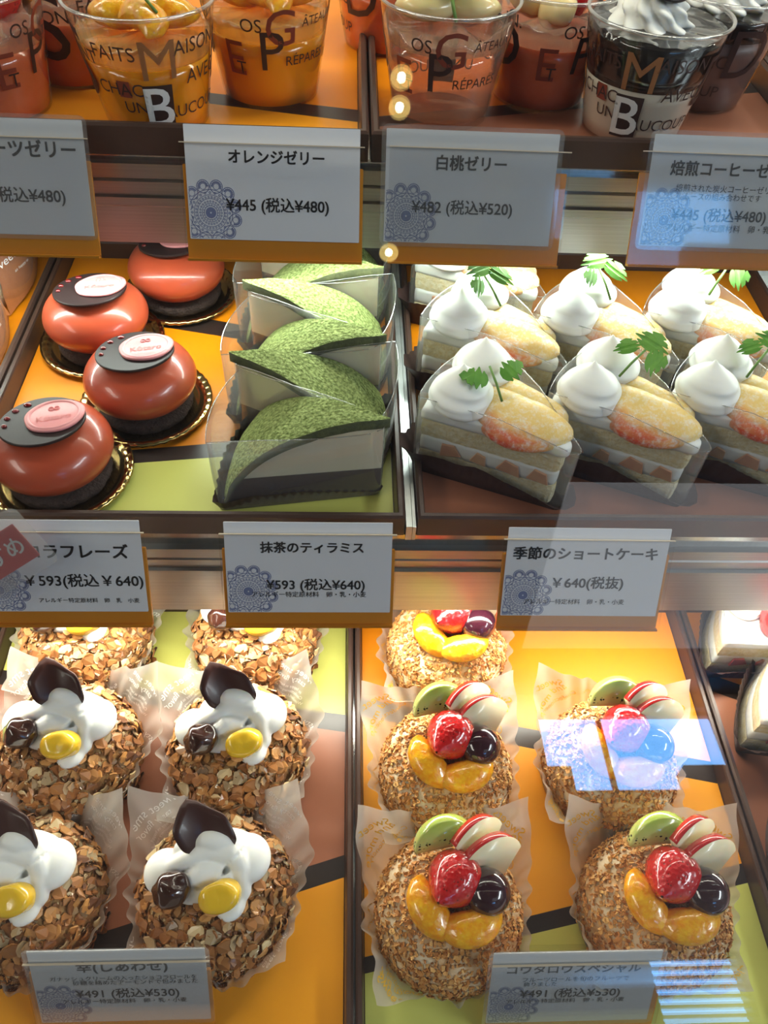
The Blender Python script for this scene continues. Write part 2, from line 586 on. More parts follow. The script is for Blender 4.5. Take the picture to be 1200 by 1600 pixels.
def text2d(s, bold=0.0):
    """glyph outlines as a flat mesh, lower-left at 0,0, scaled to unit height; returns verts, faces, aspect"""
    if s not in _tx:
        c = bpy.data.curves.new('t', 'FONT')
        c.body, c.size, c.resolution_u = s, 1.0, 3
        o = bpy.data.objects.new('t', c)
        COL.objects.link(o)
        dg = bpy.context.evaluated_depsgraph_get()
        me = bpy.data.meshes.new_from_object(o.evaluated_get(dg))
        V = [(v.co.x, v.co.y) for v in me.vertices]
        F = [tuple(p.vertices) for p in me.polygons]
        bpy.data.objects.remove(o)
        bpy.data.curves.remove(c)
        bpy.data.meshes.remove(me)
        x0, y0 = min(v[0] for v in V), min(v[1] for v in V)
        h = max(v[1] for v in V) - y0
        _tx[s] = ([((x - x0) / h, (y - y0) / h) for x, y in V], F, (max(v[0] for v in V) - x0) / h, h)
    V, F, asp, h = _tx[s]
    if not bold:
        return V, F, asp, h
    VV, FF = [], []
    for dx, dy in ((0, 0), (bold, 0), (0, bold), (bold, bold), (bold / 2, bold / 2)):
        n = len(VV)
        VV += [(x + dx / h, y + dy / h) for x, y in V]
        FF += [tuple(i + n for i in q) for q in F]
    return VV, FF, asp + bold / h, h


def refine(vf, maxlen):
    bm = bmesh.new()
    vs = [bm.verts.new(Vector((p[0], p[1], 0))) for p in vf[0]]
    for q in vf[1]:
        try:
            bm.faces.new([vs[i] for i in q])
        except ValueError:
            pass
    for _ in range(6):
        es = [e for e in bm.edges if e.calc_length() > maxlen]
        if not es:
            break
        bmesh.ops.subdivide_edges(bm, edges=es, cuts=1)
    bmesh.ops.triangulate(bm, faces=bm.faces[:])
    bm.verts.index_update()
    V = [v.co.copy() for v in bm.verts]
    F = [tuple(v.index for v in f.verts) for f in bm.faces]
    bm.free()
    return V, F


def leaflet(L, W, lobes=4):
    """toothed chervil leaflet outline, stalk at origin, pointing along +y"""
    pts = []
    n = lobes * 8
    for i in range(n + 1):
        t = i / n
        w = W * (sin(pi * min(1, t ** 0.75 * 0.97 + 0.02))) ** 0.8
        w *= 0.50 + 0.50 * abs(sin(pi * lobes * t)) ** 0.7 + 0.12 * sin(pi * lobes * 3 * t)
        pts.append((w, t * L))
    right = pts
    left = [(-x, y) for x, y in reversed(pts[1:-1])]
    return right + left


def sprig(parent, loc, rotz, tilt, s=1.0, kind=0, name='chervil_sprig'):
    parts = []
    if kind == 0:
        lay = [(0.0, 0.011, 0, 0.0105, 0.0085), (0.004, 0.006, 58, 0.010, 0.0075), (-0.004, 0.005, -55, 0.008, 0.006)]
    else:
        lay = [(0.0035, 0.004, 66, 0.0135, 0.0052), (-0.0035, 0.004, -62, 0.0135, 0.0052)]
    for x, y, a, L, W in lay:
        def wp(v, a=a, x=x, y=y):
            v = Vector((v.x, v.y, v.z + 0.0010 * sin(v.y * 260) - 8 * v.x * v.x))
            v.rotate(Matrix.Rotation(rad(-a), 3, 'Z'))
            return (v + Vector((x, y, 0.001))) * s
        parts.append(slab(leaflet(L, W), 0, 0.0004, wp))
    o = obj(name, *join(*parts), M['leaf'], parent, False, loc=loc, rot=(tilt, 0, rotz))
    obj('stem', *tube([Vector((0, -0.006, -0.001)) * s, Vector((0, 0.002, 0.0006)) * s, Vector((0, 0.011, 0.001)) * s], 0.0006 * s, 6), M['stem'], o)
    return o


# ------------------------------------------------------------------ the shop around the case
def struct(name, vf, mat, label=None):
    return obj(name, vf[0], vf[1], mat, None, False, kind='structure')


struct('floor', box(-3, 3, -2.7, 1.8, -0.06, 0), M['floor'])
struct('ceiling', box(-3, 3, -2.7, 1.8, 2.75, 2.85), M['ceiling'])
struct('wall_front', box(-3, 3, 1.6, 1.7, 0, 2.75), M['wall'])
struct('wall_left', box(-3.1, -3, -2.7, 1.8, 0, 2.75), M['wall'])
struct('wall_right', box(3, 3.1, -2.7, 1.8, 0, 2.75), M['wall'])
# wall behind the customer, with its high window and a lower blind-covered one
W2 = (1.10, 1.44, 1.46, 1.68)
wb = [box(-3, 0.86, -2.7, -2.6, 0, 2.75), box(1.70, 3, -2.7, -2.6, 0, 2.75), box(0.86, 1.70, -2.7, -2.6, 2.68, 2.75),
      box(0.86, 0.97, -2.7, -2.6, W2[3], 2.40), box(1.46, 1.70, -2.7, -2.6, W2[3], 2.40), box(0.97, 1.46, -2.7, -2.6, W2[3], 2.29),
      box(0.86, W2[0], -2.7, -2.6, 0, W2[3]), box(W2[1], 1.70, -2.7, -2.6, 0, W2[3]), box(W2[0], W2[1], -2.7, -2.6, 0, W2[2])]
struct('wall_back', join(*wb), M['wall'])
wf = [box(0.86, 1.70, -2.66, -2.64, 2.66, 2.68), box(1.145, 1.165, -2.66, -2.64, 2.29, 2.68), box(0.86, 0.88, -2.66, -2.64, 2.40, 2.68),
      box(1.68, 1.70, -2.66, -2.64, 2.40, 2.68), box(0.97, 1.46, -2.66, -2.64, 2.29, 2.305)]
struct('window_1', join(*wf), M['wall'])
struct('window_2', join(*[box(W2[0], W2[1], -2.66, -2.64, W2[2] + 0.02 + k * 0.03, W2[2] + 0.034 + k * 0.03) for k in range(7)]), M['white_panel'])

LENS = (emit_mat('downlight_lens', (1.0, 0.92, 0.66, 1), 24.0), emit_mat('downlight_reflector', (1.0, 0.72, 0.22, 1), 4.5))
for i, (x, y) in enumerate(((0.117, -0.066), (0.116, -0.128), (0.107, -0.48))):
    t = thing('downlight', ('round ceiling downlight nearest the display case', 'second round ceiling downlight close beside the nearest one', 'round ceiling downlight farthest from the display case')[i], 'ceiling light', (x, y, 2.75), (0, 0, 0), 'ceiling downlights')
    obj('trim_ring', *lathe([(0.019, -0.001), (0.025, -0.004), (0.028, -0.001), (0.028, 0.0)], 32, cap0=False, cap1=False), M['white_panel'], t)
    obj('lens', *lathe([(0.001, -0.0022), (0.010, -0.0021)], 32), LENS[0], t)
    obj('reflector', *lathe([(0.0105, -0.0016), (0.0250, -0.0045)], 32, cap0=False, cap1=False), LENS[1], t)

# ------------------------------------------------------------------ display case
XL, XR = -0.62, 0.86
cab = thing('display_case_base', 'wood-coloured cabinet base carrying the refrigerated display case', 'cabinet', (0, 0, 0))
obj('cabinet_body', *box(XL, XR, -0.02, 0.78, 0.0, 0.80), M['cabinet'], cab, False)
obj('bottom_shelf', *box(XL, XR, -0.035, 0.78, 0.80, 0.8295), M['steel'], cab, False)
obj('rear_panel', *box(XL, XR, 0.735, 0.75, 0.83, 1.52), M['white_panel'], cab, False)
obj('side_panel', *box(XL, XL + 0.01, 0.35, 0.735, 0.83, 1.52), M['white_panel'], cab, False)
obj('side_panel', *box(XR - 0.01, XR, 0.35, 0.735, 0.83, 1.52), M['white_panel'], cab, False)
obj('canopy', *box(XL, XR, 0.46, 0.75, 1.49, 1.54), M['alu'], cab, False)
obj('led_strip', *box(XL, XR, 0.49, 0.51, 1.482, 1.49), M['led'], cab, False)

ga = rad(42)


def glass_pt(x, s, off):
    return Vector((x, -0.03 + s * cos(ga) - off * sin(ga), 0.845 + s * sin(ga) + off * cos(ga)))


gv = [glass_pt(x, s, o) for o in (0, 0.006) for s in (-0.004, 0.93) for x in (XL + 0.0125, XR - 0.0125)]
tag(obj('front_glass', gv, box(0, 1, 0, 1, 0, 1)[1], M['pane'], None, False), 'clear slanted glass pane across the front of the whole display case', 'glass pane')


def profile_x(pts, x0, x1):
    """closed (y, z) outline drawn out along x"""
    n = len(pts)
    V = [Vector((x, y, z)) for x in (x0, x1) for y, z in pts]
    F = [(i, (i + 1) % n, n + (i + 1) % n, n + i) for i in range(n)]
    F += [tuple(reversed(range(n))), tuple(range(n, 2 * n))]
    return V, F


def shelf(label, z, yf, yb, drop, lip):
    t = thing('display_shelf', label, 'shelf', (0, 0, 0), (0, 0, 0), 'shelves of the display case')
    obj('shelf_panel', *box(XL + 0.0115, XR - 0.0115, yf + 0.004, yb, z - 0.0165, z - 0.0045), M['steel'], t, False)
    zt = z - lip
    y = yf
    up = [(y + 0.004, zt), (y, zt), (y, zt - 0.0075), (y + 0.0012, zt - 0.0085), (y, zt - 0.0095), (y, zt - 0.0165), (y - 0.0018, zt - 0.0172), (y - 0.0018, zt - 0.0215), (y + 0.0008, zt - 0.0235), (y + 0.004, zt - 0.0235)]
    obj('front_rail', *profile_x(up, XL + 0.0115, XR - 0.0115), M['alu'], t, False)
    lo = [(y + 0.004, zt - 0.0235), (y + 0.0008, zt - 0.0235), (y + 0.0008, z - drop), (y + 0.004, z - drop)]
    obj('rail_apron', *profile_x(lo, XL + 0.0115, XR - 0.0115), M['alu'], t, False)
    zl = z - drop + 0.0015
    obj('led_housing', *box(XL + 0.0115, XR - 0.0115, y + 0.0045, y + 0.022, zl + 0.001, zl + 0.010), M['white_panel'], t, False)
    obj('led_strip', *box(XL + 0.0115, XR - 0.0115, y + 0.0075, y + 0.0195, zl, zl + 0.001), M['led'], t, False)
    obj('rear_track', *profile_x([(yb - 0.022, z - 0.0045), (yb - 0.022, z + 0.006), (yb - 0.016, z + 0.006), (yb - 0.016, z + 0.013), (yb, z + 0.013), (yb, z - 0.0045)], XL + 0.0115, XR - 0.0115), M['steel'], t, False)
    obj('rear_door', *box(XL + 0.0115, XR - 0.0115, yb, yb + 0.006, z - 0.03, z + 0.115), M['white_panel'], t, False)
    return t


up_shelf = shelf('upper steel shelf with aluminium front rail, holding the jelly cups', ZT, 0.388, 0.715, 0.053, 0.0085)
mid_shelf = shelf('middle steel shelf with aluminium front rail, holding domes and cake slices', ZM, 0.249, 0.532, 0.074, 0.0135)


obj('divider_strip', *join(box(0.0316, 0.0348, 0.2495, 0.506, ZM - 0.0045, ZM + 0.0065), box(0.0351, 0.0368, 0.2495, 0.506, ZM - 0.0045, ZM + 0.0060)), M['strip'], mid_shelf, False)


def tray(label, x0, x1, y0, y1, z, bands, cols):
    """dark plastic tray; the liner is cut into colour fields along the given lines (two pixel points each), back to front"""
    t = thing('display_tray', label, 'tray', ((x0 + x1) / 2, (y0 + y1) / 2, z - 0.0041), (0, 0, 0), 'dark liner trays')
    off = Vector(t.location)
    w, h = 0.0042, 0.012
    pts = []
    A = [(x0, y0), (x1, y0), (x1, y1), (x0, y1)]

    def ringv(i, zz):
        return [(x0 + i, y0 + i, zz), (x1 - i, y0 + i, zz), (x1 - i, y1 - i, zz), (x0 + i, y1 - i, zz)]
    rings = [ringv(0.0022, z - 0.0041), ringv(0.0004, z - 0.003), ringv(0.0004, z + h - 0.0012), ringv(0.0016, z + h), ringv(w - 0.0006, z + h), ringv(w, z + h - 0.0012), ringv(w + 0.001, z - 0.0006)]
    V = [Vector(p) - off for rg in rings for p in rg]
    F = [tuple(reversed(range(4)))]
    for j in range(len(rings) - 1):
        for i in range(4):
            F.append((j * 4 + i, j * 4 + (i + 1) % 4, j * 4 + 4 + (i + 1) % 4, j * 4 + 4 + i))
    F.append(tuple(range(24, 28)))
    obj('tray_body', V, F, M['tray'], t, False)
    i = w + 0.0014
    xa, xb = x0 + i, x1 - i
    ys = [(y1 - i, y1 - i)]
    for (p, q) in bands:
        a, b_ = at(p[0], p[1], z), at(q[0], q[1], z)
        k = (b_.y - a.y) / (b_.x - a.x)
        ys.append((a.y + k * (xa - a.x), a.y + k * (xb - a.x)))
    ys.append((y0 + i, y0 + i))
    V, F, fm = [], [], []
    names = []
    for k in range(len(ys) - 1):
        (la, ra), (lb, rb) = ys[k], ys[k + 1]
        n = len(V)
        V += [Vector((xa, lb, z)) - off, Vector((xb, rb, z)) - off, Vector((xb, ra, z)) - off, Vector((xa, la, z)) - off]
        F.append((n, n + 1, n + 2, n + 3))
        if cols[k] not in names:
            names.append(cols[k])
        fm.append(names.index(cols[k]))
    obj('liner_sheet', V, F, None, t, False, mats=[M[c] for c in names], fm=fm)
    return t


YT0, YT1 = 0.3858, 0.690
TL = tray('upper shelf tray with orange and amber liner under the orange jellies', -0.2295, 0.0102, YT0, YT1, ZT,
          [((128, 122), (562, 172)), ((128, 137), (562, 191))], ['orange', 'band', 'amber'])
TR = tray('upper shelf tray with orange and copper liner under the peach and coffee jellies', 0.0108, 0.2505, YT0, YT1, ZT,
          [((600, 181), (1130, 133)), ((600, 197), (1145, 148))], ['orange', 'band', 'copper'])
TF = tray('upper shelf tray at the right edge with orange and brown liner', 0.2511, 0.49, YT0, YT1, ZT,
          [((1134, 44), (1178, 48)), ((1134, 78), (1178, 84))], ['orange', 'band', 'copper'])
YM0, YM1 = 0.251, 0.507
MA = tray('middle shelf tray at the left edge under the kraft-wrapped pastries', -0.445, -0.2030, YM0, YM1, ZM,
          [((0, 720), (60, 715)), ((0, 745), (60, 740))], ['orange', 'band', 'lemon'])
MB_ = tray('middle shelf tray with orange and lemon liner under glazed domes and green slices', -0.2022, 0.0312, YM0, YM1, ZM,
           [((280, 490), (362, 505)), ((280, 515), (362, 528)), ((193, 704), (330, 693)), ((193, 725), (330, 715))], ['orange', 'band', 'orange', 'band', 'lemon'])
MC = tray('middle shelf tray with orange and copper liner under the peach shortcakes', 0.0372, 0.300, YM0, YM1, ZM,
          [((650, 639), (1100, 612)), ((650, 660), (1100, 632))], ['orange', 'band', 'copper'])
YB0, YB1 = 0.012, 0.312
BG = tray('bottom shelf tray at the left edge with plain lemon liner', -0.48, -0.2396, YB0, YB1, ZB,
          [((0, 1200), (40, 1205)), ((0, 1225), (40, 1230))], ['lemon', 'band', 'copper'])
BD = tray('bottom shelf tray with lemon, copper and amber liner under the almond roll cakes', -0.2390, 0.0062, YB0, YB1, ZB,
          [((265, 1081), (540, 1117)), ((265, 1106), (540, 1144)), ((190, 1447), (528, 1339)), ((190, 1484), (528, 1374))], ['lemon', 'band', 'copper', 'band', 'amber'])
BE = tray('bottom shelf tray with orange, amber and lemon liner under the fruit roll cakes', 0.0068, 0.2470, YB0, YB1, ZB,
          [((563, 1091), (812, 1136)), ((563, 1119), (812, 1166)), ((572, 1495), (1103, 1363)), ((572, 1521), (1103, 1395))], ['orange', 'band', 'amber', 'band', 'lemon'])
BF = tray('bottom shelf tray at the right edge with copper liner under strawberry shortcakes', 0.2476, 0.488, YB0, YB1, ZB,
          [((1093, 1048), (1180, 1078)), ((1093, 1073), (1180, 1104))], ['orange', 'band', 'copper'])


# ------------------------------------------------------------------ price cards in their holders
CW, CH = 0.0850, 0.0520            # card; the holder is a little larger
TILT = rad(63)


def flat_text(name, s, parent, cx, cy, width=None, height=None, mat='ink', bold=0.0, rot=0.0, z=0.0004):
    """lettering lying on its card (card axes), fitted to a width or height and centred"""
    V, F, asp, h = text2d(s, bold)
    k = width / asp if width else height
    c, si = cos(rot), sin(rot)
    W, H = asp * k, k
    out = []
    for x, y in V:
        a, b_ = x * k - W / 2, y * k - H / 2
        out.append((cx + a * c - b_ * si, cy + a * si + b_ * c, z))
    return obj(name, out, F, M[mat], parent, False)


def lace(parent):
    """round lace motif printed in the lower left corner, cut off by the card's edge"""
    V, F = [], []
    cx, cy, R = -CW / 2 + 0.011, -CH / 2 + 0.0125, 0.0152
    x0, y0 = -CW / 2 + 0.0004, -CH / 2 + 0.0004

    def ring(x, y, r, w, n=40, a0=0, a1=2 * pi):
        for i in range(n):
            a, b_ = a0 + (a1 - a0) * i / n, a0 + (a1 - a0) * (i + 1) / n
            q = [(x + rr * cos(t), y + rr * sin(t)) for rr, t in ((r, a), (r + w, a), (r + w, b_), (r, b_))]
            if all(p[0] > x0 and p[1] > y0 for p in q):
                k = len(V)
                V.extend((p[0], p[1], 0.0003) for p in q)
                F.append((k, k + 1, k + 2, k + 3))
    for r, w in ((0.0004, 0.0022), (0.0031, 0.0003), (0.0042, 0.0003), (0.0064, 0.0003), (0.0081, 0.0003), (0.0105, 0.00035)):
        ring(cx, cy, r, w, 64)
    for n, r, s in ((18, 0.0037, 0.0003), (24, 0.0053, 0.0005), (30, 0.0073, 0.0005), (24, 0.0093, 0.0006)):
        for i in range(n):
            t = 2 * pi * i / n
            ring(cx + r * cos(t), cy + r * sin(t), s * 0.45, s * 0.6, 8)
    for i in range(12):
        t = 2 * pi * (i + 0.5) / 12
        x, y = cx + 0.0125 * cos(t), cy + 0.0125 * sin(t)
        ring(x, y, 0.0028, 0.0004, 24)
        ring(x, y, 0.0013, 0.0003, 16)
        for k in range(9):
            u = t + (k - 4) * 0.42
            ring(x + 0.0021 * cos(u), y + 0.0021 * sin(u), 0.0001, 0.0004, 8)
    return obj('lace_motif', V, F, M['lace'], parent, False)


def rrect(w, h, r, n=5):
    pts = []
    for cx, cy, a0 in ((w / 2 - r, h / 2 - r, 0), (-w / 2 + r, h / 2 - r, 90), (-w / 2 + r, -h / 2 + r, 180), (w / 2 - r, -h / 2 + r, 270)):
        for i in range(n + 1):
            t = rad(a0 + 90 * i / n)
            pts.append((cx + r * cos(t), cy + r * sin(t)))
    return pts


def price_card(loc, roll, what, lines, card_dx=0.0, card_dy=0.0, laminated=False, foot='rail', where=''):
    """lines: (part name, text, x centre, y from the top, width), all as shares of the card; loc: bottom centre of the holder"""
    hw, hh = 0.0895, 0.0545
    rot = (TILT, 0, roll)
    h = thing('card_holder', 'clear and amber acrylic holder carrying the %s price card%s' % (what, where), 'card holder', loc, rot, 'acrylic card holders')
    obj('front_plate', *slab([(x, y + hh / 2) for x, y in rrect(hw, hh, 0.0006)], 0.0012, 0.0022), M['acrylic'], h, False)
    obj('plate_edge', *box(-hw / 2, hw / 2, hh - 0.0002, hh + 0.0003, 0.0012, 0.0022), M['acrylic_edge'], h, False)
    obj('back_plate', *slab([(x, y + 0.0225) for x, y in rrect(hw - 0.0012, 0.045, 0.0006)], -0.0022, -0.0006), M['amber_acrylic'], h, False)
    obj('bottom_fold', *box(-hw / 2 + 0.0006, hw / 2 - 0.0006, 0.0, 0.0012, -0.0022, 0.0022), M['amber_acrylic'], h, False)
    if foot == 'rail':
        obj('mounting_clip', *join(box(-0.012, 0.012, 0.020, 0.032, -0.026, -0.0022), box(-0.012, 0.012, 0.020, 0.034, -0.028, -0.026)), M['acrylic'], h, False)
    else:
        obj('foot', *join(box(-0.030, 0.030, 0.001, 0.003, -0.0022, 0.0022), xf(box(-0.03, 0.03, -0.001, 0.001, -0.001, 0.038), Matrix.Translation((0, 0.002, -0.002)) @ Matrix.Rotation(rad(-153), 4, 'X'))), M['acrylic'], h, False)
    c = thing('price_card', '', 'price card', (0, 0, 0), rot, 'white price cards')
    R = Matrix.Rotation(roll, 3, 'Z') @ Matrix.Rotation(TILT, 3, 'X')
    c.location = Vector(loc) + R @ Vector((card_dx, 0.0085 + CH / 2 + card_dy, 0.0))
    c['label'] = what
    obj('card_sheet', *slab(rrect(CW, CH, 0.0004), -0.0003, 0.0002), M['card'], c, False)
    if laminated:
        obj('laminate', *slab(rrect(CW + 0.0045, CH + 0.004, 0.0035), 0.00065, 0.0008), M['film'], c, False)
    lace(c)
    for n, s, x, y, w in lines:
        flat_text(n, s, c, (x - 0.5) * CW, (0.5 - y) * CH, w * CW, bold=0.045 if n == 'product_name' else (0.028 if n == 'price' else 0.012))
    return h, c


def holder_at(px, py, Y):
    v = ray(px, py)
    t = Y / v.y
    return Vector((v.x * t, Y, ZCAM + v.z * t))


CARDS = [
    # bottom centre in the picture, depth, text
    ((18, 400), 0.352, 'mixed fruit jelly', [('product_name', 'フルーツゼリー', 0.62, 0.25, 0.66), ('price', '¥445 (税込¥480)', 0.55, 0.66, 0.62)], 0.0, True, ''),
    ((431, 410), 0.352, 'orange jelly', [('product_name', 'オレンジゼリー', 0.52, 0.26, 0.55), ('price', '¥445 (税込¥480)', 0.52, 0.69, 0.60)], 0.0, False, ''),
    ((738, 415), 0.352, 'white peach jelly', [('product_name', '白桃ゼリー', 0.50, 0.28, 0.41), ('price', '¥482 (税込¥520)', 0.46, 0.68, 0.60)], -0.004, True, ''),
    ((1108, 420), 0.352, 'coffee jelly', [('product_name', '焙煎コーヒーゼリー', 0.50, 0.29, 0.76), ('description', '焙煎された炭火コーヒーゼリーと', 0.50, 0.46, 0.66), ('description', 'ムースの組み合わせです', 0.46, 0.535, 0.47), ('price', '¥445 (税込¥480)', 0.46, 0.71, 0.58), ('allergen_note', 'アレルギー特定原材料　卵・乳', 0.47, 0.82, 0.64)], 0.003, True, ''),
    ((106, 977), 0.216, 'chocolate strawberry', [('product_name', 'ショコラフレーズ', 0.52, 0.33, 0.80), ('price', '￥593(税込￥640)', 0.64, 0.66, 0.70), ('allergen_note', 'アレルギー特定原材料　卵　乳　小麦', 0.655, 0.87, 0.60)], 0.0, False, ''),
    ((484, 978), 0.216, 'matcha tiramisu', [('product_name', '抹茶のティラミス', 0.52, 0.27, 0.62), ('price', '¥593 (税込¥640)', 0.54, 0.69, 0.60), ('allergen_note', 'アレルギー特定原材料　卵・乳・小麦', 0.50, 0.79, 0.70)], 0.0, False, ''),
    ((900, 983), 0.216, 'seasonal shortcake', [('product_name', '季節のショートケーキ', 0.49, 0.28, 0.90), ('price', '￥640(税抜)', 0.53, 0.62, 0.45), ('allergen_note', 'アレルギー特定材料　卵・乳・小麦', 0.46, 0.83, 0.64)], 0.0, False, ''),
]
ROLLS = [0.0, 0.0, -0.01, -0.012, 0.0, 0.0, -0.006]
LAB = {'mixed fruit jelly': 'white price card cut by the left edge, in front of the coral fruit jelly cup',
       'orange jelly': 'white price card in front of the orange jelly cup',
       'white peach jelly': 'white laminated price card in front of the clear peach jelly cup',
       'coffee jelly': 'white laminated price card in front of the black coffee jelly cup',
       'chocolate strawberry': 'white price card below the nearest glazed dome, partly under a red sticker card',
       'matcha tiramisu': 'white price card below the front green matcha slice',
       'seasonal shortcake': 'white price card below the peach shortcakes',
       'almond roll': 'white price card standing before the almond roll cakes',
       'fruit roll': 'white price card standing before the fruit-topped roll cakes'}
for (p, Y, what, lines, dx, lam, wh), rl in zip(CARDS, ROLLS):
    h, c = price_card(holder_at(p[0], p[1], Y), rl, what, lines, dx, 0.002 if Y > 0.3 else 0.0, lam)
    c['label'] = LAB[what]
for px, what, lines in ((201, 'almond roll', [('product_name', '幸(しあわせ)', 0.52, 0.23, 0.52), ('description', 'ガナッシュクリームの入ったショコラロールを', 0.52, 0.375, 0.84), ('description', '砂糖を絡めたアーモンドで包みました', 0.585, 0.435, 0.72), ('price', '¥491 (税込¥530)', 0.53, 0.60, 0.60), ('allergen_note', 'アレルギー特定原材料　卵・乳・小麦', 0.51, 0.70, 0.72)]),
                        (888, 'fruit roll', [('product_name', 'コウタロウスペシャル', 0.49, 0.23, 0.80), ('description', 'フルーツロールを旬のフルーツで', 0.51, 0.37, 0.64), ('description', '飾りました', 0.30, 0.435, 0.20), ('price', '¥491 (税込¥530)', 0.49, 0.58, 0.61), ('allergen_note', 'アレルギー特定原材料　卵・乳・小麦', 0.47, 0.68, 0.72)])):
    q = at(px, 1613, ZB + 0.004)
    h, c = price_card(Vector((q.x, q.y, ZB + 0.003)), 0.0, what, lines, -0.002 if what == 'fruit roll' else 0.0, 0.001, True, 'foot')
    c['label'] = LAB[what]

# red recommendation sticker card leaning on the chocolate strawberry price card
q = holder_at(-8, 870, 0.2285)
st = thing('sticker_card', 'small red laminated sticker card tilted over the lower left dome price card', 'sticker', q, (TILT, 0, 0))
rz_ = rad(33)
rr = [(x * cos(rz_) - y * sin(rz_), x * sin(rz_) + y * cos(rz_)) for x, y in rrect(0.046, 0.0195, 0.0004)]
obj('red_sheet', *slab(rr, 0.006, 0.0064), pm('red_sticker', rgb(176, 40, 40), 0.5), st, False)
rr = [(x * cos(rz_) - y * sin(rz_), x * sin(rz_) + y * cos(rz_)) for x, y in rrect(0.060, 0.0335, 0.004)]
obj('laminate', *slab(rr, 0.0068, 0.0071), M['film'], st, False)
flat_text('lettering', 'おすすめ', st, 0.0, 0.0, 0.040, mat='print_white', bold=0.02, rot=rz_, z=0.0066)
obj('clip', *box(-0.006, 0.006, -0.020, 0.008, -0.004, 0.0059), M['acrylic'], st, False)


# ------------------------------------------------------------------ jelly cups on the upper shelf
RB, RT, HC = 0.0258, 0.0352, 0.0560


def cup_r(z):
    return RB + (RT - RB) * z / HC


def on_cup(a, z, off=0.0002):
    r = cup_r(z) + off
    return Vector((r * sin(a), -r * cos(a), z))


# text, angle from the front (deg), height of the middle (m), cap height (m), ink
SIDE_A = [('FAITS', -17, 0.0415, 0.0064, 'b'), ('M', 20, 0.0385, 0.0175, 'm'), ('AISON', 57, 0.0430, 0.0066, 'b'), ('ONT', -52, 0.0375, 0.0062, 'b'),
          ('S', -66, 0.0330, 0.034, 'b'), ('CHAC', -19, 0.0250, 0.0060, 'b'), ('UN', -7, 0.0165, 0.0054, 'b'), ('EAUCOUP', 52, 0.0135, 0.0058, 'b'), ('AVEC', 66, 0.0290, 0.0066, 'b')]
SIDE_B = [('OS', -5, 0.0430, 0.0062, 'b'), ('G', 21, 0.0420, 0.0170, 'r'), ('ÂTEAUX', 62, 0.0440, 0.0056, 'b'), ('E', -24, 0.0265, 0.0165, 'r'), ('T', -19, 0.0220, 0.0062, 'b'),
          ('P', 13, 0.0310, 0.0185, 'b'), ('RÉPARÉS', 50, 0.0265, 0.0060, 'b'), ('D', -74, 0.0330, 0.0240, 'b'), ('IN.', -62, 0.0450, 0.0060, 'b')]


def plate(w, n):
    V = [(w * i / n, j / n) for j in range(n + 1) for i in range(n + 1)]
    return V, [(j * (n + 1) + i, j * (n + 1) + i + 1, (j + 1) * (n + 1) + i + 1, (j + 1) * (n + 1) + i) for j in range(n) for i in range(n)]


def cup_print(rot):
    out = {'b': ([], []), 'r': ([], []), 'w': ([], []), 'm': ([], [])}

    def put(key, vf, a0, z0, k, W, off=0.0002):
        V, F = out[key]
        n = len(V)
        R = cup_r(z0)
        for p in vf[0]:
            x, y = (p[0] * k - W / 2), (p[1] - 0.5) * k
            V.append(on_cup(rad(a0) + rot + x / R, z0 + y, off))
        F.extend(tuple(i + n for i in q) for q in vf[1])
    for lay, base in ((SIDE_A, 0), (SIDE_B, 180)):
        for s, a, z, h, key in lay:
            bold = 0.0
            V, F, asp, _ = text2d(s, bold)
            put(key, refine((V, F), 0.5 if h < 0.01 else 0.16), a + base, z, h, asp * h)
    put('b', plate(0.62, 8), 16, 0.0165, 0.0215, 0.62 * 0.0215)
    V, F, asp, _ = text2d('B', 0.012)
    put('w', refine((V, F), 0.16), 16, 0.0165, 0.0185, asp * 0.0185, 0.0005)
    put('r', plate(0.8, 6), -14.5, 0.0250, 0.0078, 0.8 * 0.0078, 0.0001)
    return out


def segment(L, w, h, seed=0.0, bend=1.15):
    """mandarin-like crescent lying on its flat, curving round +y"""
    R = L / (2 * bend)

    def f(a, b):
        u = (b - 0.5) * 2
        s = max(0.02, (1 - abs(u) ** 2.6)) ** 0.6
        t = a * 2 * pi
        ang = u * bend
        rr = R + w * s * cos(t) * 0.5
        z = h * s * (0.5 * sin(t) + 0.5)
        p = Vector((rr * sin(ang), -rr * cos(ang) + R, z))
        return p * (1 + 0.03 * noise.noise(p * 300 + Vector((seed, 0, 0))))
    return grid(f, 20, 22, True, True, True)


def rosette(R, H, lobes, twist):
    def f(a, b):
        t = a * 2 * pi
        env = (1 - b ** 1.7) ** 0.75 if b < 1 else 0
        lb = 1 + 0.34 * abs(cos(lobes * (t + twist * b) / 2)) - 0.20
        tier = 1 + 0.07 * sin(b * 15)
        r = R * env * lb * tier
        return Vector((r * cos(t), r * sin(t), H * b))
    return grid(f, 72, 30, True, True, False)


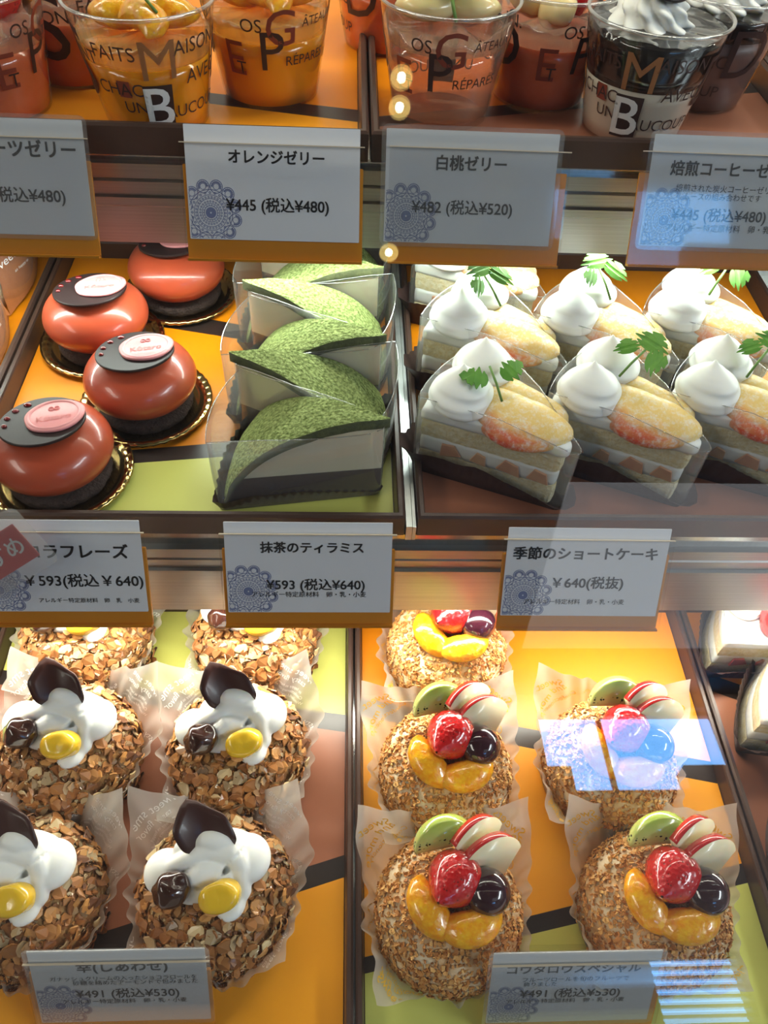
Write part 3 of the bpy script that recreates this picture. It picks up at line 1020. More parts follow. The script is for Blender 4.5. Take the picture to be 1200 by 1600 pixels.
def kiss(R, H, seed=0.0):
    """piped round dollop drawn up to a soft tip"""
    prof = [(0.0, 0.62), (0.06, 0.80), (0.16, 0.95), (0.28, 1.0), (0.40, 0.97), (0.52, 0.86), (0.63, 0.76), (0.72, 0.62), (0.80, 0.46), (0.86, 0.30), (0.91, 0.17), (0.96, 0.08), (1.0, 0.01)]

    def f(a, b):
        t = a * 2 * pi
        k = b * (len(prof) - 1)
        i = min(len(prof) - 2, int(k))
        u = k - i
        z, r = (prof[i][j] * (1 - u) + prof[i + 1][j] * u for j in (0, 1))
        r *= 1 + 0.035 * sin(t * 2 + z * 9 + seed) + 0.02 * sin(z * 26 + t)
        p = Vector((R * r * cos(t), R * r * sin(t), H * z))
        h = max(0, z - 0.6)
        p.x += R * 0.9 * h * h * 2
        p.y -= R * 0.5 * h * h
        p.x += 0.0012 * noise.noise(p * 60 + Vector((seed, 3, 1)))
        p.y += 0.0012 * noise.noise(p * 60 + Vector((1, seed, 5)))
        return p
    return grid(f, 40, 36, True, True, False)


def make_cup(label, loc, rot, fill):
    t = thing('jelly_cup', label, 'dessert cup', loc, (0, 0, 0), 'jelly cups on the upper shelf')
    obj('cup_wall', *lathe([(0.001, 0.0016), (RB - 0.003, 0.0016), (RB - 0.001, 0.0002), (RB, 0.0008)] + [(cup_r(z), z) for z in (0.004, 0.016, 0.03, 0.044, HC)], 64, cap0=False, cap1=False), M['cup'], t)
    obj('rim', *lathe([(RT - 0.0004, HC - 0.001), (RT + 0.0011, HC - 0.0006), (RT + 0.0013, HC + 0.0004), (RT + 0.0002, HC + 0.0010), (RT - 0.0006, HC + 0.0003)], 72, cap0=False, cap1=False), M['cup_rim'], t)

    def filling(name, z0, z1, mat, dip=0.0, rough=0.0):
        pr = [(cup_r(z0 + (z1 - z0) * k / 4) - 0.0007, z0 + (z1 - z0) * k / 4) for k in range(5)]
        rr = pr[-1][0]
        pr += [(rr * 0.94, z1 - 0.0005 - dip * 0.3), (rr * 0.7, z1 - dip), (rr * 0.35, z1 - dip), (0.0005, z1 - dip)]
        pr = [(0.0005, z0)] + pr

        def wp(p):
            if rough and p.z > z1 - 0.003 - dip:
                p.z += rough * noise.noise(Vector((p.x * 160, p.y * 160, loc[0] * 90)))
            return p
        return obj(name, *lathe(pr, 56, wp), mat, t)
    if fill == 'orange':
        filling('jelly', 0.0020, 0.0335, M['orange_jelly'])
        filling('clear_jelly', 0.0336, 0.0425, M['clear_orange'], 0.001, 0.004)
        for k, (x, y, a, rx) in enumerate(((-0.010, 0.004, 0.3, 0.5), (0.011, 0.006, -0.4, 0.4), (0.002, -0.008, 2.4, 0.3))):
            obj('orange_segment', *segment(0.034, 0.017, 0.014, k), M['mandarin'], t, loc=(x, y, 0.0425), rot=(rx, 0, a))
        sprig(t, (0.006, -0.012, 0.0575), 0.9, 0.35, 1.2, 1)
    elif fill in ('fruit', 'fruit_plain'):
        filling('jelly', 0.0020, 0.0330, M['fruit_jelly'])
        filling('clear_jelly', 0.0331, 0.0430, M['peach_jelly'], 0.001, 0.004)
        for k, (x, y, z) in enumerate(((-0.012, 0.004, 0.048), (0.012, 0.006, 0.047), (0.0, -0.011, 0.046))):
            obj('fruit_piece', *ell((0, 0, 0), (0.011, 0.009, 0.008), 24, 14, nz=0.12, ns=130, seed=k, pw=0.7), M['pale_fruit'] if k != 1 else M['straw'], t, loc=(x, y, z), rot=(0.2, 0.3, k))
    elif fill == 'peach':
        filling('jelly', 0.0045, 0.0380, M['peach_jelly'])
        filling('chopped_jelly', 0.0381, 0.0440, M['peach_jelly'], 0.001, 0.006)
        for k, (x, y, a) in enumerate(((-0.009, 0.006, 0.2), (0.010, 0.008, -0.3))):
            obj('peach_piece', *segment(0.038, 0.017, 0.013, k + 5), M['pale_fruit'], t, loc=(x, y, 0.0440), rot=(0.35, 0, a))
        sprig(t, (0.000, -0.013, 0.0565), 0.25, 0.5, 1.55, 0)
    elif fill == 'coffee':
        filling('milk_mousse', 0.0020, 0.0290, M['mousse'])
        filling('coffee_jelly', 0.0291, 0.0520, M['coffee_jelly'], 0.001, 0.002)
        obj('whipped_cream', *rosette(0.0190, 0.021, 9, 1.6), M['cream'], t, loc=(-0.003, 0.004, 0.0478))
        obj('chocolate_piece', *ell((0, 0, 0), (0.013, 0.010, 0.0022), 28, 10), M['dark_choc'], t, loc=(-0.001, 0.0, 0.066), rot=(0.3, 0.15, 0.3))
    else:
        filling('mousse', 0.0020, 0.0380, M['mousse' if fill == 'pale' else 'mocha'])
        filling('top_layer', 0.0381, 0.0490, M['mousse' if fill == 'pale' else 'coffee_jelly'], 0.001, 0.002)
        obj('whipped_cream', *rosette(0.0190, 0.021, 9, 1.6), M['cream'], t, loc=(0, 0, 0.0478))
    pr = cup_print(rot)
    V, F, fm = [], [], []
    for i, k in enumerate('brwm'):
        n = len(V)
        V += pr[k][0]
        F += [tuple(j + n for j in q) for q in pr[k][1]]
        fm += [i] * len(pr[k][1])
    obj('printed_lettering', V, F, None, t, False, mats=[M['brown_ink'], M['red_ink'], M['print_white'], M['pale_ink']], fm=fm)
    return t


M['clear_orange'] = jelly_mat('clear_orange_jelly', (0.96, 0.74, 0.30, 1), 0.30)
M['pale_fruit'] = pm('pale_fruit_flesh', rgb(240, 214, 150), 0.25, coat=0.5, sss=0.35, sss_scale=0.006, var=rgb(246, 224, 170), var_scale=60)
CUPS = [('front cup of fruit jelly at the left edge with coral jelly and pale fruit', at(-2, 172, ZT) + Vector((0, 0.0045, 0)), pi - rad(-62), 'fruit'),
        ('coral jelly cup standing behind the left fruit jelly', at(128, 112, ZT), rad(62), 'fruit'),
        ('front cup of orange jelly topped with orange segments and a green sprig', at(247, 189, ZT) + Vector((0, 0.0045, 0)), 0.0, 'orange'),
        ('orange jelly cup standing behind and right of the front orange jelly', at(424, 142, ZT), pi - rad(4), 'orange'),
        ('coral jelly cup behind the clear peach jelly, half hidden by the tray divider', at(603, 66, ZT), pi + rad(40), 'fruit'),
        ('clear pink peach jelly cup topped with peach slices and chervil', at(687, 181, ZT) + Vector((0, 0.0045, 0)), pi - rad(22), 'peach'),
        ('coral jelly cup between the peach jelly and the coffee jelly', at(838, 148, ZT), pi + rad(16), 'fruit'),
        ('front black coffee jelly cup with whipped cream over milk mousse', at(985, 206, ZT) + Vector((0, 0.0045, 0)), rad(-42), 'coffee'),
        ('mocha coloured cup standing behind the front coffee jelly', at(1082, 150, ZT), rad(-88), 'mocha'),
        ('pale mousse cup at the right edge of the upper shelf', at(1210, 80, ZT), rad(30), 'pale')]
for lb, p, r, fl in CUPS:
    make_cup(lb, p, r, fl)


# ------------------------------------------------------------------ glazed domes
def make_dome(label, loc):
    t = thing('glazed_dome_cake', label, 'cake', loc, (0, 0, 0), 'glazed chocolate strawberry domes')

    def crumb(p):
        p = p.copy()
        p.x += 0.0012 * noise.noise(p * 260)
        p.y += 0.0012 * noise.noise(p * 260 + Vector((5, 1, 2)))
        return p
    obj('biscuit_base', *lathe([(0.0005, 0.0), (0.0262, 0.0), (0.0272, 0.0015), (0.0272, 0.0045), (0.0260, 0.0060), (0.0005, 0.0060)], 72, crumb), M['biscuit'], t)
    pr = []
    for k in range(33):
        q = -pi / 2 + pi * k / 32
        r = 0.0318 * max(0.0001, cos(q)) ** 0.66
        z = 0.0195 + (0.0160 if q < 0 else 0.0165) * math.copysign(abs(sin(q)) ** 1.12, q)
        if r < 0.0155 and q > 0:
            z -= 0.0012 * (1 - (r / 0.0155) ** 2)
        pr.append((r, z + 0.0015))
    obj('glaze_body', *lathe(pr, 80), M['glaze'], t)
    tilt = Matrix.Translation((0.0, 0.001, 0.0372)) @ Matrix.Rotation(rad(-7), 4, 'X') @ Matrix.Rotation(rad(-3), 4, 'Y')
    disc = [(0.0218 * cos(a), 0.0208 * sin(a)) for a in [2 * pi * i / 56 for i in range(56)]]
    d = obj('chocolate_disc', *xf(slab(disc, 0, 0.0016, None, 0.02), tilt), M['dark_choc'], t, False)
    mm = tilt @ Matrix.Translation((0.0062, 0.0022, 0.0016)) @ Matrix.Rotation(0.25, 4, 'Z')
    wob = [(0.0150 * (1 + 0.018 * sin(3 * a + 1) + 0.012 * sin(5 * a)) * cos(a), 0.0138 * (1 + 0.02 * sin(4 * a)) * sin(a)) for a in [2 * pi * i / 48 for i in range(48)]]
    wob = [(x * 1.0, y) for x, y in wob]
    V, F = slab(wob, 0, 0.0018, None, 0.06)
    n0 = len(V)
    V2, F2 = slab([(x * 0.84, y * 0.84) for x, y in wob], 0.0018, 0.00185)
    s = obj('pink_seal', *join(xf((V, F), mm), xf(lathe([(0.0118, 0.0018), (0.0126, 0.0025), (0.0136, 0.0018)], 48, lambda p: Vector((p.x, p.y * 0.93, p.z)), False, False), mm)), M['pink_choc'], t, True)
    V, F, asp, _ = text2d('Kōtaro', 0.02)
    k = 0.0172 / asp
    bt = [mm @ Vector((x * k - 0.0086, y * k - 0.0050, 0.0021)) for x, y in V]
    em = join((bt, F), xf(lathe([(0.0009, 0.0018), (0.0013, 0.0024), (0.0017, 0.0018)], 20, None, False, False), mm @ Matrix.Translation((-0.0014, 0.0050, 0.0))),
              xf(lathe([(0.0009, 0.0018), (0.0013, 0.0024), (0.0017, 0.0018)], 20, None, False, False), mm @ Matrix.Translation((0.0014, 0.0050, 0.0))))
    obj('embossed_mark', *em, M['pink_emboss'], s, False)
    for i, a in enumerate((128, 151, 174, 196)):
        r = 0.0150 + 0.0014 * (i % 2)
        obj('jelly_droplet', *xf(ell((0.0182 * cos(rad(a)), 0.0172 * sin(rad(a)), 0.0018), (0.0021 - 0.0002 * i, 0.0016 - 0.00012 * i, 0.0010), 16, 10), tilt), M['droplet'], t)
    return t


M['pink_emboss'] = pm('pink_embossing', rgb(228, 142, 140), 0.35)


def make_board(label, loc):
    def fl(p):
        a = math.atan2(p.y, p.x)
        r = math.hypot(p.x, p.y)
        if r > 0.033:
            p.z += 0.0005 * sin(a * 40) * (r - 0.033) / 0.006
        return p
    o = obj('cake_board', *lathe([(0.0005, 0.0004), (0.0300, 0.0004), (0.0318, 0.0010), (0.0335, 0.0034), (0.0370, 0.0042), (0.0384, 0.0036), (0.0387, 0.0026), (0.0372, 0.0028), (0.0345, 0.0022), (0.0322, 0.0000), (0.0005, 0.0)], 120, fl, True, True), M['gold_card'], None, loc=loc)
    return tag(o, label, 'cake board', 'round gold cake boards')


DOME_AT = [((98, 741), 'nearest glazed dome, darkest red-brown, beside the red sticker card'),
           ((231, 632), 'glazed coral dome in the middle, right of the nearest dome'),
           ((163, 535), 'glazed coral dome second from the back, by the left tray edge'),
           ((284, 460), 'rearmost glazed coral dome, partly behind a price card')]
dome0 = None
for (px, lb), bl in zip(DOME_AT, ('gold board under the nearest glazed dome', 'gold board under the middle glazed dome', 'gold board under the glazed dome by the left tray edge', 'gold board under the rearmost glazed dome')):
    p = at(px[0], px[1], ZM)
    make_board(bl, p + Vector((0, 0, 0.0003)))
    q = p + Vector((0, 0, 0.0008))
    dome0 = make_dome(lb, q) if dome0 is None else (dup(dome0, lb, q, random.uniform(-0.12, 0.12)) and dome0)


# ------------------------------------------------------------------ wedges: matcha tiramisu and shortcakes
def wedge_outline(L, ha, inset=0.0, tipr=0.004, na=20):
    """tip at the origin, axis +x"""
    s = inset / sin(ha)
    pts = []
    tx = s + tipr / sin(ha)
    for k in range(5):
        t = pi / 2 + ha + (pi - 2 * ha) * k / 4
        pts.append((tx + tipr * cos(t), tipr * sin(t)))
    R = L - inset
    a1 = ha - math.asin(inset / R)
    for k in range(na + 1):
        t = -a1 + 2 * a1 * k / na
        pts.append((R * cos(t), R * sin(t)))
    return pts


def dense(pts, step):
    out = []
    for i, p in enumerate(pts):
        q = pts[(i + 1) % len(pts)]
        d = math.hypot(q[0] - p[0], q[1] - p[1])
        n = max(1, int(d / step))
        out += [(p[0] + (q[0] - p[0]) * k / n, p[1] + (q[1] - p[1]) * k / n) for k in range(n)]
    return out


def wedge_layer(L, ha, z0, z1, inset=0.0, lump=0.0, ns=120, seed=0.0):
    pts = dense(wedge_outline(L, ha, inset), 0.003)
    V, F = slab(pts, z0, z1, None, 0.012)
    if lump:
        V = [v + Vector((noise.noise(v * ns + Vector((seed, 0, 0))), noise.noise(v * ns + Vector((0, seed, 7))), 0.4 * noise.noise(v * ns + Vector((3, 5, seed))))) * lump for v in V]
    return V, F


def ribbon(pts, zf, closed=True):
    n = len(pts)
    V, F = [], []
    for i, p in enumerate(pts):
        z0, z1, fx = zf(i / n, p)
        V += [Vector((p[0], p[1], z0)), Vector((p[0] * fx, p[1] * fx, (z0 + z1) / 2)), Vector((p[0] * fx, p[1] * fx, z1))]
    for i in range(n if closed else n - 1):
        j = (i + 1) % n
        F += [(3 * i, 3 * j, 3 * j + 1, 3 * i + 1), (3 * i + 1, 3 * j + 1, 3 * j + 2, 3 * i + 2)]
    return V, F


def paper_cup(L, ha, h, flare):
    """fluted wedge-shaped paper case"""
    base = dense(wedge_outline(L, ha, 0.0, 0.003), 0.0011)
    n = len(base)
    cx = L * 0.62
    V, F = [], []
    rows = 5
    for j in range(rows):
        b = j / (rows - 1)
        for i, p in enumerate(base):
            q, r = base[(i + 1) % n], base[i - 1]
            nx, ny = q[1] - r[1], -(q[0] - r[0])
            d = math.hypot(nx, ny) or 1
            o = 0.0006 + flare * b * b + (0.0005 * b) * sin(i * 2 * pi / 4.2)
            corner = max(0, (abs(math.atan2(p[1], p[0])) / ha - 0.8) / 0.2) * max(0, (math.hypot(*p) / L - 0.8) / 0.2)
            o += corner * 0.003 * b
            z = h * min(1.0, 0.30 + 1.15 * math.hypot(*p) / L) * b * (1 + 0.10 * noise.noise(Vector((p[0] * 60, p[1] * 60, 2)))) + (0.0006 * sin(i * 2 * pi / 4.2) if j == rows - 1 else 0)
            V.append(Vector((p[0] + nx / d * o, p[1] + ny / d * o, z)))
    for j in range(rows - 1):
        for i in range(n):
            k = (i + 1) % n
            F.append((j * n + i, j * n + k, (j + 1) * n + k, (j + 1) * n + i))
    F.append(tuple(reversed(range(n))))
    return V, F


def make_tiramisu(label, loc, ang):
    t = thing('matcha_tiramisu', label, 'cake', loc, (0, 0, ang), 'matcha tiramisu slices')
    L, ha, H = 0.088, rad(17.2), 0.0555

    def hh(r):
        return 0.004 + (H - 0.004) * max(0.0, 1 - (r / L) ** 2.5) ** 0.62

    def top(th0, th1, over, half):
        nu, nv = 36, 22
        V, F, fm = [], [], []
        for j in range(nv + 1):
            r = L * (0.02 + 0.98 * j / nv) if j else 0.001
            for i in range(nu + 1):
                a = (i / nu - 0.5) * 2 * half
                p = Vector((r * cos(a) - over, r * sin(a) * (1 + over * 0.3 / max(r, 0.02)), hh(r)))
                p.z += 0.0009 * noise.noise(Vector((p.x * 90, p.y * 90, loc[1] * 40)))
                V.append(p)
        n = len(V)
        for p in V[:n]:
            V.append(Vector((p.x, p.y, max(th0, p.z - th1))))
        c = nu + 1
        for j in range(nv):
            for i in range(nu):
                a = j * c + i
                F.append((a, a + c, a + c + 1, a + 1))
                fm.append(0)
        for j in range(nv):
            for i, sgn in ((0, 1), (nu, -1)):
                a = j * c + i
                q = (a, a + n, a + c + n, a + c)
                F.append(q if sgn > 0 else tuple(reversed(q)))
                fm.append(1)
        for i in range(nu):
            F.append((i, i + 1, i + 1 + n, i + n))
            fm.append(1)
        return V, F, fm
    V, F, fm = top(0.001, 0.0062, 0.0012, ha + 0.02)
    obj('matcha_top', V, F, None, t, True, mats=[M['matcha'], M['matcha_dark']], fm=fm)
    # cream under the dusted top, on a dark base
    nr = 24
    for nm, lo, hi, mat in (('cream_layer', lambda r: min(0.0195, hh(r) - 0.005), lambda r: hh(r) - 0.0058, 'mascarpone'), ('sponge_base', lambda r: 0.0008, lambda r: min(0.0198, max(0.001, hh(r) - 0.004)), 'brown_paper')):
        V, F = [], []
        for j in range(nr + 1):
            r = 0.003 + (L - 0.004) * j / nr
            for sg in (-1, 1):
                for zz in (max(0.0008, lo(r)), max(0.0009, hi(r))):
                    V.append(Vector((r * cos(ha), sg * r * sin(ha) * 0.985, zz)))
        for j in range(nr):
            a = j * 4
            F += [(a, a + 1, a + 5, a + 4), (a + 2, a + 6, a + 7, a + 3), (a + 1, a + 3, a + 7, a + 5), (a, a + 4, a + 6, a + 2)]
        F.append((0, 2, 3, 1))
        F.append((nr * 4, nr * 4 + 1, nr * 4 + 3, nr * 4 + 2))
        obj(nm, V, F, M[mat], t, False)
    pts = dense(wedge_outline(L + 0.0035, ha + rad(0.8), -0.0016, 0.005), 0.003)
    obj('film_wrap', *ribbon([(x - 0.004, y) for x, y in pts], lambda u, p: (0.0012, 0.050 + 0.002 * sin(u * 12), 1.012)), M['film'], t)
    obj('film_edge', *tube([Vector((x, y, 0)) * 1.012 + Vector((0, 0, 0.050 + 0.002 * sin(12 * k / len(pts)))) for k, (x, y) in enumerate([(px_ - 0.004, py_) for px_, py_ in pts])], 0.00028, 5), M['cup_rim'], t)
    obj('paper_case', *paper_cup(L + 0.003, ha + rad(1.2), 0.011, 0.0015), M['brown_paper'], t, loc=(-0.003, 0, 0.0002))
    return t


ta = rad(170)
tir = None
TIR = [((0.0215, 0.279), 170, 'nearest matcha tiramisu slice, its tip pointing right'), ((-0.0625, 0.3285), -10, 'second matcha tiramisu slice from the front, tip pointing left'),
       ((0.0215, 0.3455), 170, 'third matcha tiramisu slice from the front, tip pointing right'), ((-0.0615, 0.3945), -10, 'fourth matcha tiramisu slice from the front, tip pointing left'),
       ((0.0215, 0.4115), 170, 'fifth matcha tiramisu slice from the front, tip pointing right'), ((-0.0605, 0.4600), -10, 'rearmost matcha tiramisu slice beside the steel divider strip')]
for (x, y), a, lb in TIR:
    p = Vector((x, y, ZM + 0.0003))
    if tir is None:
        tir = make_tiramisu(lb, p, rad(a))
    else:
        dup(tir, lb, p, rad(a))

SL, SHA = 0.086, rad(21)


def cake_layers(t, fruit_mat, h0=0.0):
    obj('sponge', *wedge_layer(SL, SHA, 0.0012, 0.0150, 0.0006, 0.0004, 300, 1), M['sponge'], t, False)
    obj('cream_filling', *wedge_layer(SL, SHA, 0.0150, 0.0260, 0.0008, 0.0003, 120, 2), M['cream'], t)
    obj('sponge', *wedge_layer(SL, SHA, 0.0260, 0.0385, 0.0006, 0.0004, 300, 3), M['sponge'], t, False)
    obj('cream_top', *wedge_layer(SL, SHA, 0.0380, 0.0445, 0.0, 0.0006, 90, 4), M['cream'], t)
    parts = []
    rnd = random.Random(5)
    for sg in (1, -1):
        for k, r in enumerate((0.018, 0.034, 0.051, 0.068)):
            w, h = rnd.uniform(0.009, 0.014), rnd.uniform(0.006, 0.009)
            o = [(-w / 2, -h * 0.4), (w / 2, -h * 0.5), (w * 0.32, h * 0.5), (-w * 0.25, h * 0.42)]
            m = Matrix.Rotation(sg * SHA, 4, 'Z') @ Matrix.Translation((r, 0, 0.0203)) @ Matrix.Rotation(rad(90), 4, 'X') @ Matrix.Rotation(rnd.uniform(-0.25, 0.25), 4, 'Z')
            parts.append(xf(slab(o, -0.0007, 0.0007, None, 0.06), m))
    obj('fruit_pieces', *join(*parts), fruit_mat, t, False)
    pts = dense(wedge_outline(SL, SHA, -0.0016, 0.0035), 0.003)
    obj('film_wrap', *ribbon(pts, lambda u, p: (0.003, 0.0535 - 0.010 * max(0, 1 - math.hypot(*p) / 0.045), 1.006)), M['film'], t)
    obj('film_edge', *tube([Vector((x * 1.006, y * 1.006, 0.0535 - 0.010 * max(0, 1 - math.hypot(x, y) / 0.045))) for x, y in pts], 0.00028, 5), M['cup_rim'], t)
    obj('paper_case', *paper_cup(SL + 0.002, SHA + rad(0.5), 0.0225, 0.0070), M['brown_paper'], t, loc=(-0.002, 0, 0.0002))


M['peach_cut'] = pm('cut_peach', rgb(206, 142, 110), 0.35, coat=0.3, var=rgb(222, 170, 126), var_scale=120)
M['berry_cut'] = pm('cut_strawberry', rgb(160, 58, 60), 0.35, coat=0.3)


def peach_slice(L, W, H, seed):
    def f(a, b):
        u = (b - 0.5) * 2
        s = max(0.0, 1 - abs(u) ** 2.2) ** 0.62
        t = a * 2 * pi
        y = W * s * cos(t) + 0.006 * (1 - u * u)
        z = H * s * (max(0.0, sin(t)) ** 0.8 if sin(t) > 0 else 0.25 * sin(t))
        p = Vector((u * L / 2, y, z))
        p.z += 0.0006 * noise.noise(p * 120 + Vector((seed, 0, 0)))
        return p
    return grid(f, 28, 26)


def make_peach_shortcake(label, loc, ang):
    t = thing('peach_shortcake', label, 'cake', loc, (0, 0, ang), 'peach shortcakes')
    cake_layers(t, M['peach_cut'])
    # local +y faces the customer
    for k, (x, y, rz, rx) in enumerate(((0.0395, -0.0015, 0.14, -0.26), (0.0440, -0.0155, 0.02, -0.16))):
        obj('peach_slice', *peach_slice(0.060 - 0.010 * k, 0.0158 - 0.004 * k, 0.0095, k), M['peach'], t, loc=(x, y, 0.0450 - 0.0015 * k), rot=(rx, 0, rz))
    for k, (x, y, s) in enumerate(((0.0690, 0.0135, 1.0), (0.0740, -0.0135, 0.98))):
        obj('cream_dollop', *kiss(0.0172 * s, 0.0232 * s, k * 3.0), M['cream'], t, loc=(x, y, 0.0432), rot=(0, 0, -0.6))
    return t


AX = 137


def place_shortcakes():
    spots = [((0.1190, 0.2660), 137, 0, 'peach shortcake slice front left, its two leaflets spread apart', 1, (0.052, 0.006), 0.35),
             ((0.1870, 0.2690), 137, 0, 'peach shortcake slice in the middle of the front row', 0, (0.058, -0.001), -0.9),
             ((0.2530, 0.2730), 137, 0, 'peach shortcake slice at the right end of the front row', 0, (0.055, -0.002), -0.8),
             ((0.1235, 0.3330), 137, 0, 'peach shortcake slice at the left of the second row', 0, (0.055, 0.000), 0.55),
             ((0.1890, 0.3370), 137, 0, 'peach shortcake slice in the middle of the second row', 0, (0.058, -0.003), 0.35),
             ((0.2560, 0.3440), 137, 0, 'peach shortcake slice at the right of the second row', 0, (0.058, -0.003), -0.7),
             ((0.1220, 0.4000), 137, 0, 'rearmost peach shortcake slice at the left back corner', 0, (0.060, 0.0), -0.3)]
    first = None
    for (x, y), a, _, lb, kind, sp, sr in spots:
        p = Vector((x, y, ZM + 0.0003))
        if first is None:
            t = first = make_peach_shortcake(lb, p, rad(a))
            bare = True
        else:
            t = dup(first_bare, lb, p, rad(a + random.uniform(-1.5, 1.5)))
        if first is t:
            first_bare = t
        t['_sprig'] = [sp[0], sp[1], sr, kind]
    for o in [o for o in bpy.data.objects if o.parent is None and '_sprig' in o.keys()]:
        a = list(o['_sprig'])
        del o['_sprig']
        sprig(o, (a[0], a[1], 0.0650 if a[3] == 0 else 0.0600), a[2] - rad(AX), rad(22), 1.15, int(a[3]))


place_shortcakes()


def strawberry(L, R, half=False):
    def f(a, b):
        t = a * 2 * pi
        r = R * (sin(pi * min(1.0, b * 0.97 + 0.02) ** 0.72)) ** 0.8
        p = Vector((r * cos(t), r * sin(t), L * (b - 0.5)))
        return p * (1 + 0.03 * noise.noise(p * 60))
    return grid(f, 40, 28)


def make_strawberry_shortcake(label, loc, ang):
    t = thing('strawberry_shortcake', label, 'cake', loc, (0, 0, ang), 'strawberry shortcakes')
    cake_layers(t, M['berry_cut'])
    obj('strawberry', *strawberry(0.030, 0.0135), M['straw'], t, loc=(0.052, 0.003, 0.0530), rot=(rad(80), 0, rad(40)))
    obj('cream_dollop', *kiss(0.0135, 0.017, 9.0), M['cream'], t, loc=(0.0725, -0.004, 0.0435))
    return t


sb = make_strawberry_shortcake('strawberry shortcake slice at the right edge, under the middle shelf rail', Vector((0.340, 0.250, ZB + 0.0003)), rad(156))
dup(sb, 'strawberry shortcake slice at the right edge, below the rear one', Vector((0.346, 0.186, ZB + 0.0003)), rad(150))
dup(sb, 'strawberry shortcake slice at the right edge, nearest to the glass', Vector((0.342, 0.112, ZB + 0.0003)), rad(150))


# ------------------------------------------------------------------ roll cakes in glassine wrappers
def flakes(n, rad_fn, smin, smax, sides, seed, stand, jag, thick=0.10):
    """rad_fn(a, q) -> point, normal; thin chips lying on a surface"""
    rnd = random.Random(seed)
    V, F = [], []
    for _ in range(n):
        a = rnd.uniform(0, 2 * pi)
        q = rnd.uniform(0.0, 1.0)
        p, nm = rad_fn(a, q)
        s = rnd.uniform(smin, smax)
        nm = (nm + Vector((rnd.gauss(0, stand), rnd.gauss(0, stand), rnd.gauss(0, stand)))).normalized()
        t1 = nm.orthogonal().normalized()
        t1.rotate(Matrix.Rotation(rnd.uniform(0, 2 * pi), 3, nm))
        t2 = nm.cross(t1)
        el = rnd.uniform(0.55, 1.0)
        th = s * thick
        k = len(V)
        c = p + nm * rnd.uniform(0.0, s * 0.35)
        rim = []
        for i in range(sides):
            w = 2 * pi * i / sides
            r = s * 0.5 * (1 + rnd.uniform(-jag, jag))
            rim.append(c + t1 * (r * cos(w)) + t2 * (r * el * sin(w)) + nm * (0.18 * s * cos(w) ** 2))
        V += [v - nm * th for v in rim] + [v + nm * th for v in rim]
        F.append(tuple(k + sides + i for i in range(sides)))
        F += [(k + i, k + (i + 1) % sides, k + sides + (i + 1) % sides, k + sides + i) for i in range(sides)]
    return V, F


RC, HCK = 0.0395, 0.0455


def cake_surf(a, q, lift=0.0):
    """q 0 bottom edge .. 1 top centre, spread evenly by area"""
    w = q ** 0.8
    th = w * pi / 2 * 1.32 - 0.52
    if th < 0:
        r, z = RC * (0.90 + 0.10 * cos(th * 1.6)), 0.0215 + 0.034 * math.sin(th) * 1.15
    else:
        r, z = RC * max(0.0, cos(th)) ** 0.66, 0.0215 + (HCK - 0.0215) * sin(th) ** 0.92
    z = max(0.0012, z)
    p = Vector((r * cos(a), r * sin(a), z))
    n = Vector((cos(a) * cos(th), sin(a) * cos(th), sin(th) * 1.2)).normalized()
    d = 0.0012 * noise.noise(p * 90) + 0.0008 * noise.noise(p * 220)
    return p + n * (d + lift), n


def cake_core(lift):
    def f(a, b):
        return cake_surf(a * 2 * pi, b, lift)[0]
    return grid(f, 64, 36, True, True, False)


WR, WS = 0.0385, 0.0735


def wrap_profile():
    tab, r, z = [], WR, 0.0008
    d = 0.0005
    for i in range(160):
        l = i * d
        lean = rad(12 + 29 * min(1, max(0, (l - 0.012) / 0.020)) + 16 * min(1, max(0, (l - 0.036) / 0.03)))
        tab.append((r, z))
        r += d * sin(lean)
        z += d * cos(lean)
    return tab


WTAB = wrap_profile()


def wrap_len(u):
    e = WS / max(abs(cos(u)), abs(sin(u)))
    return (e - WR - 0.002) * (0.80 + 0.23 * sin(u))


def wrap_pt(u, l, seed, off=0.0):
    k = min(len(WTAB) - 2, max(0.0, l / 0.0005))
    i = int(k)
    f = k - i
    r = WTAB[i][0] * (1 - f) + WTAB[i + 1][0] * f
    z = WTAB[i][1] * (1 - f) + WTAB[i + 1][1] * f
    c = abs(sin(2 * u))                       # 1 at the sheet's corners
    g = min(1, l / 0.02)
    r += (0.0019 * (1 - 0.75 * c ** 1.5)) * sin(u * 26 + seed) * g
    r += 0.0075 * g * g * noise.noise(Vector((cos(u) * 2.2, sin(u) * 2.2, seed + l * 22)))
    z += 0.0050 * g * g * noise.noise(Vector((cos(u) * 2.0 + 9, sin(u) * 2.0, seed + l * 16)))
    ww = u + 0.10 * g * noise.noise(Vector((cos(u) * 1.5, sin(u) * 1.5 + 4, seed)))
    r += off
    return Vector((r * cos(ww), r * sin(ww), max(0.0006, z)))


def wrapper(seed):
    n, rows = 208, 12
    V, F = [], []
    for j in range(rows + 1):
        for i in range(n):
            u = 2 * pi * i / n
            V.append(wrap_pt(u, wrap_len(u) * j / rows, seed))
    for j in range(rows):
        for i in range(n):
            k = (i + 1) % n
            F.append((j * n + i, j * n + k, (j + 1) * n + k, (j + 1) * n + i))
    F.append(tuple(reversed(range(n))))
    return V, F


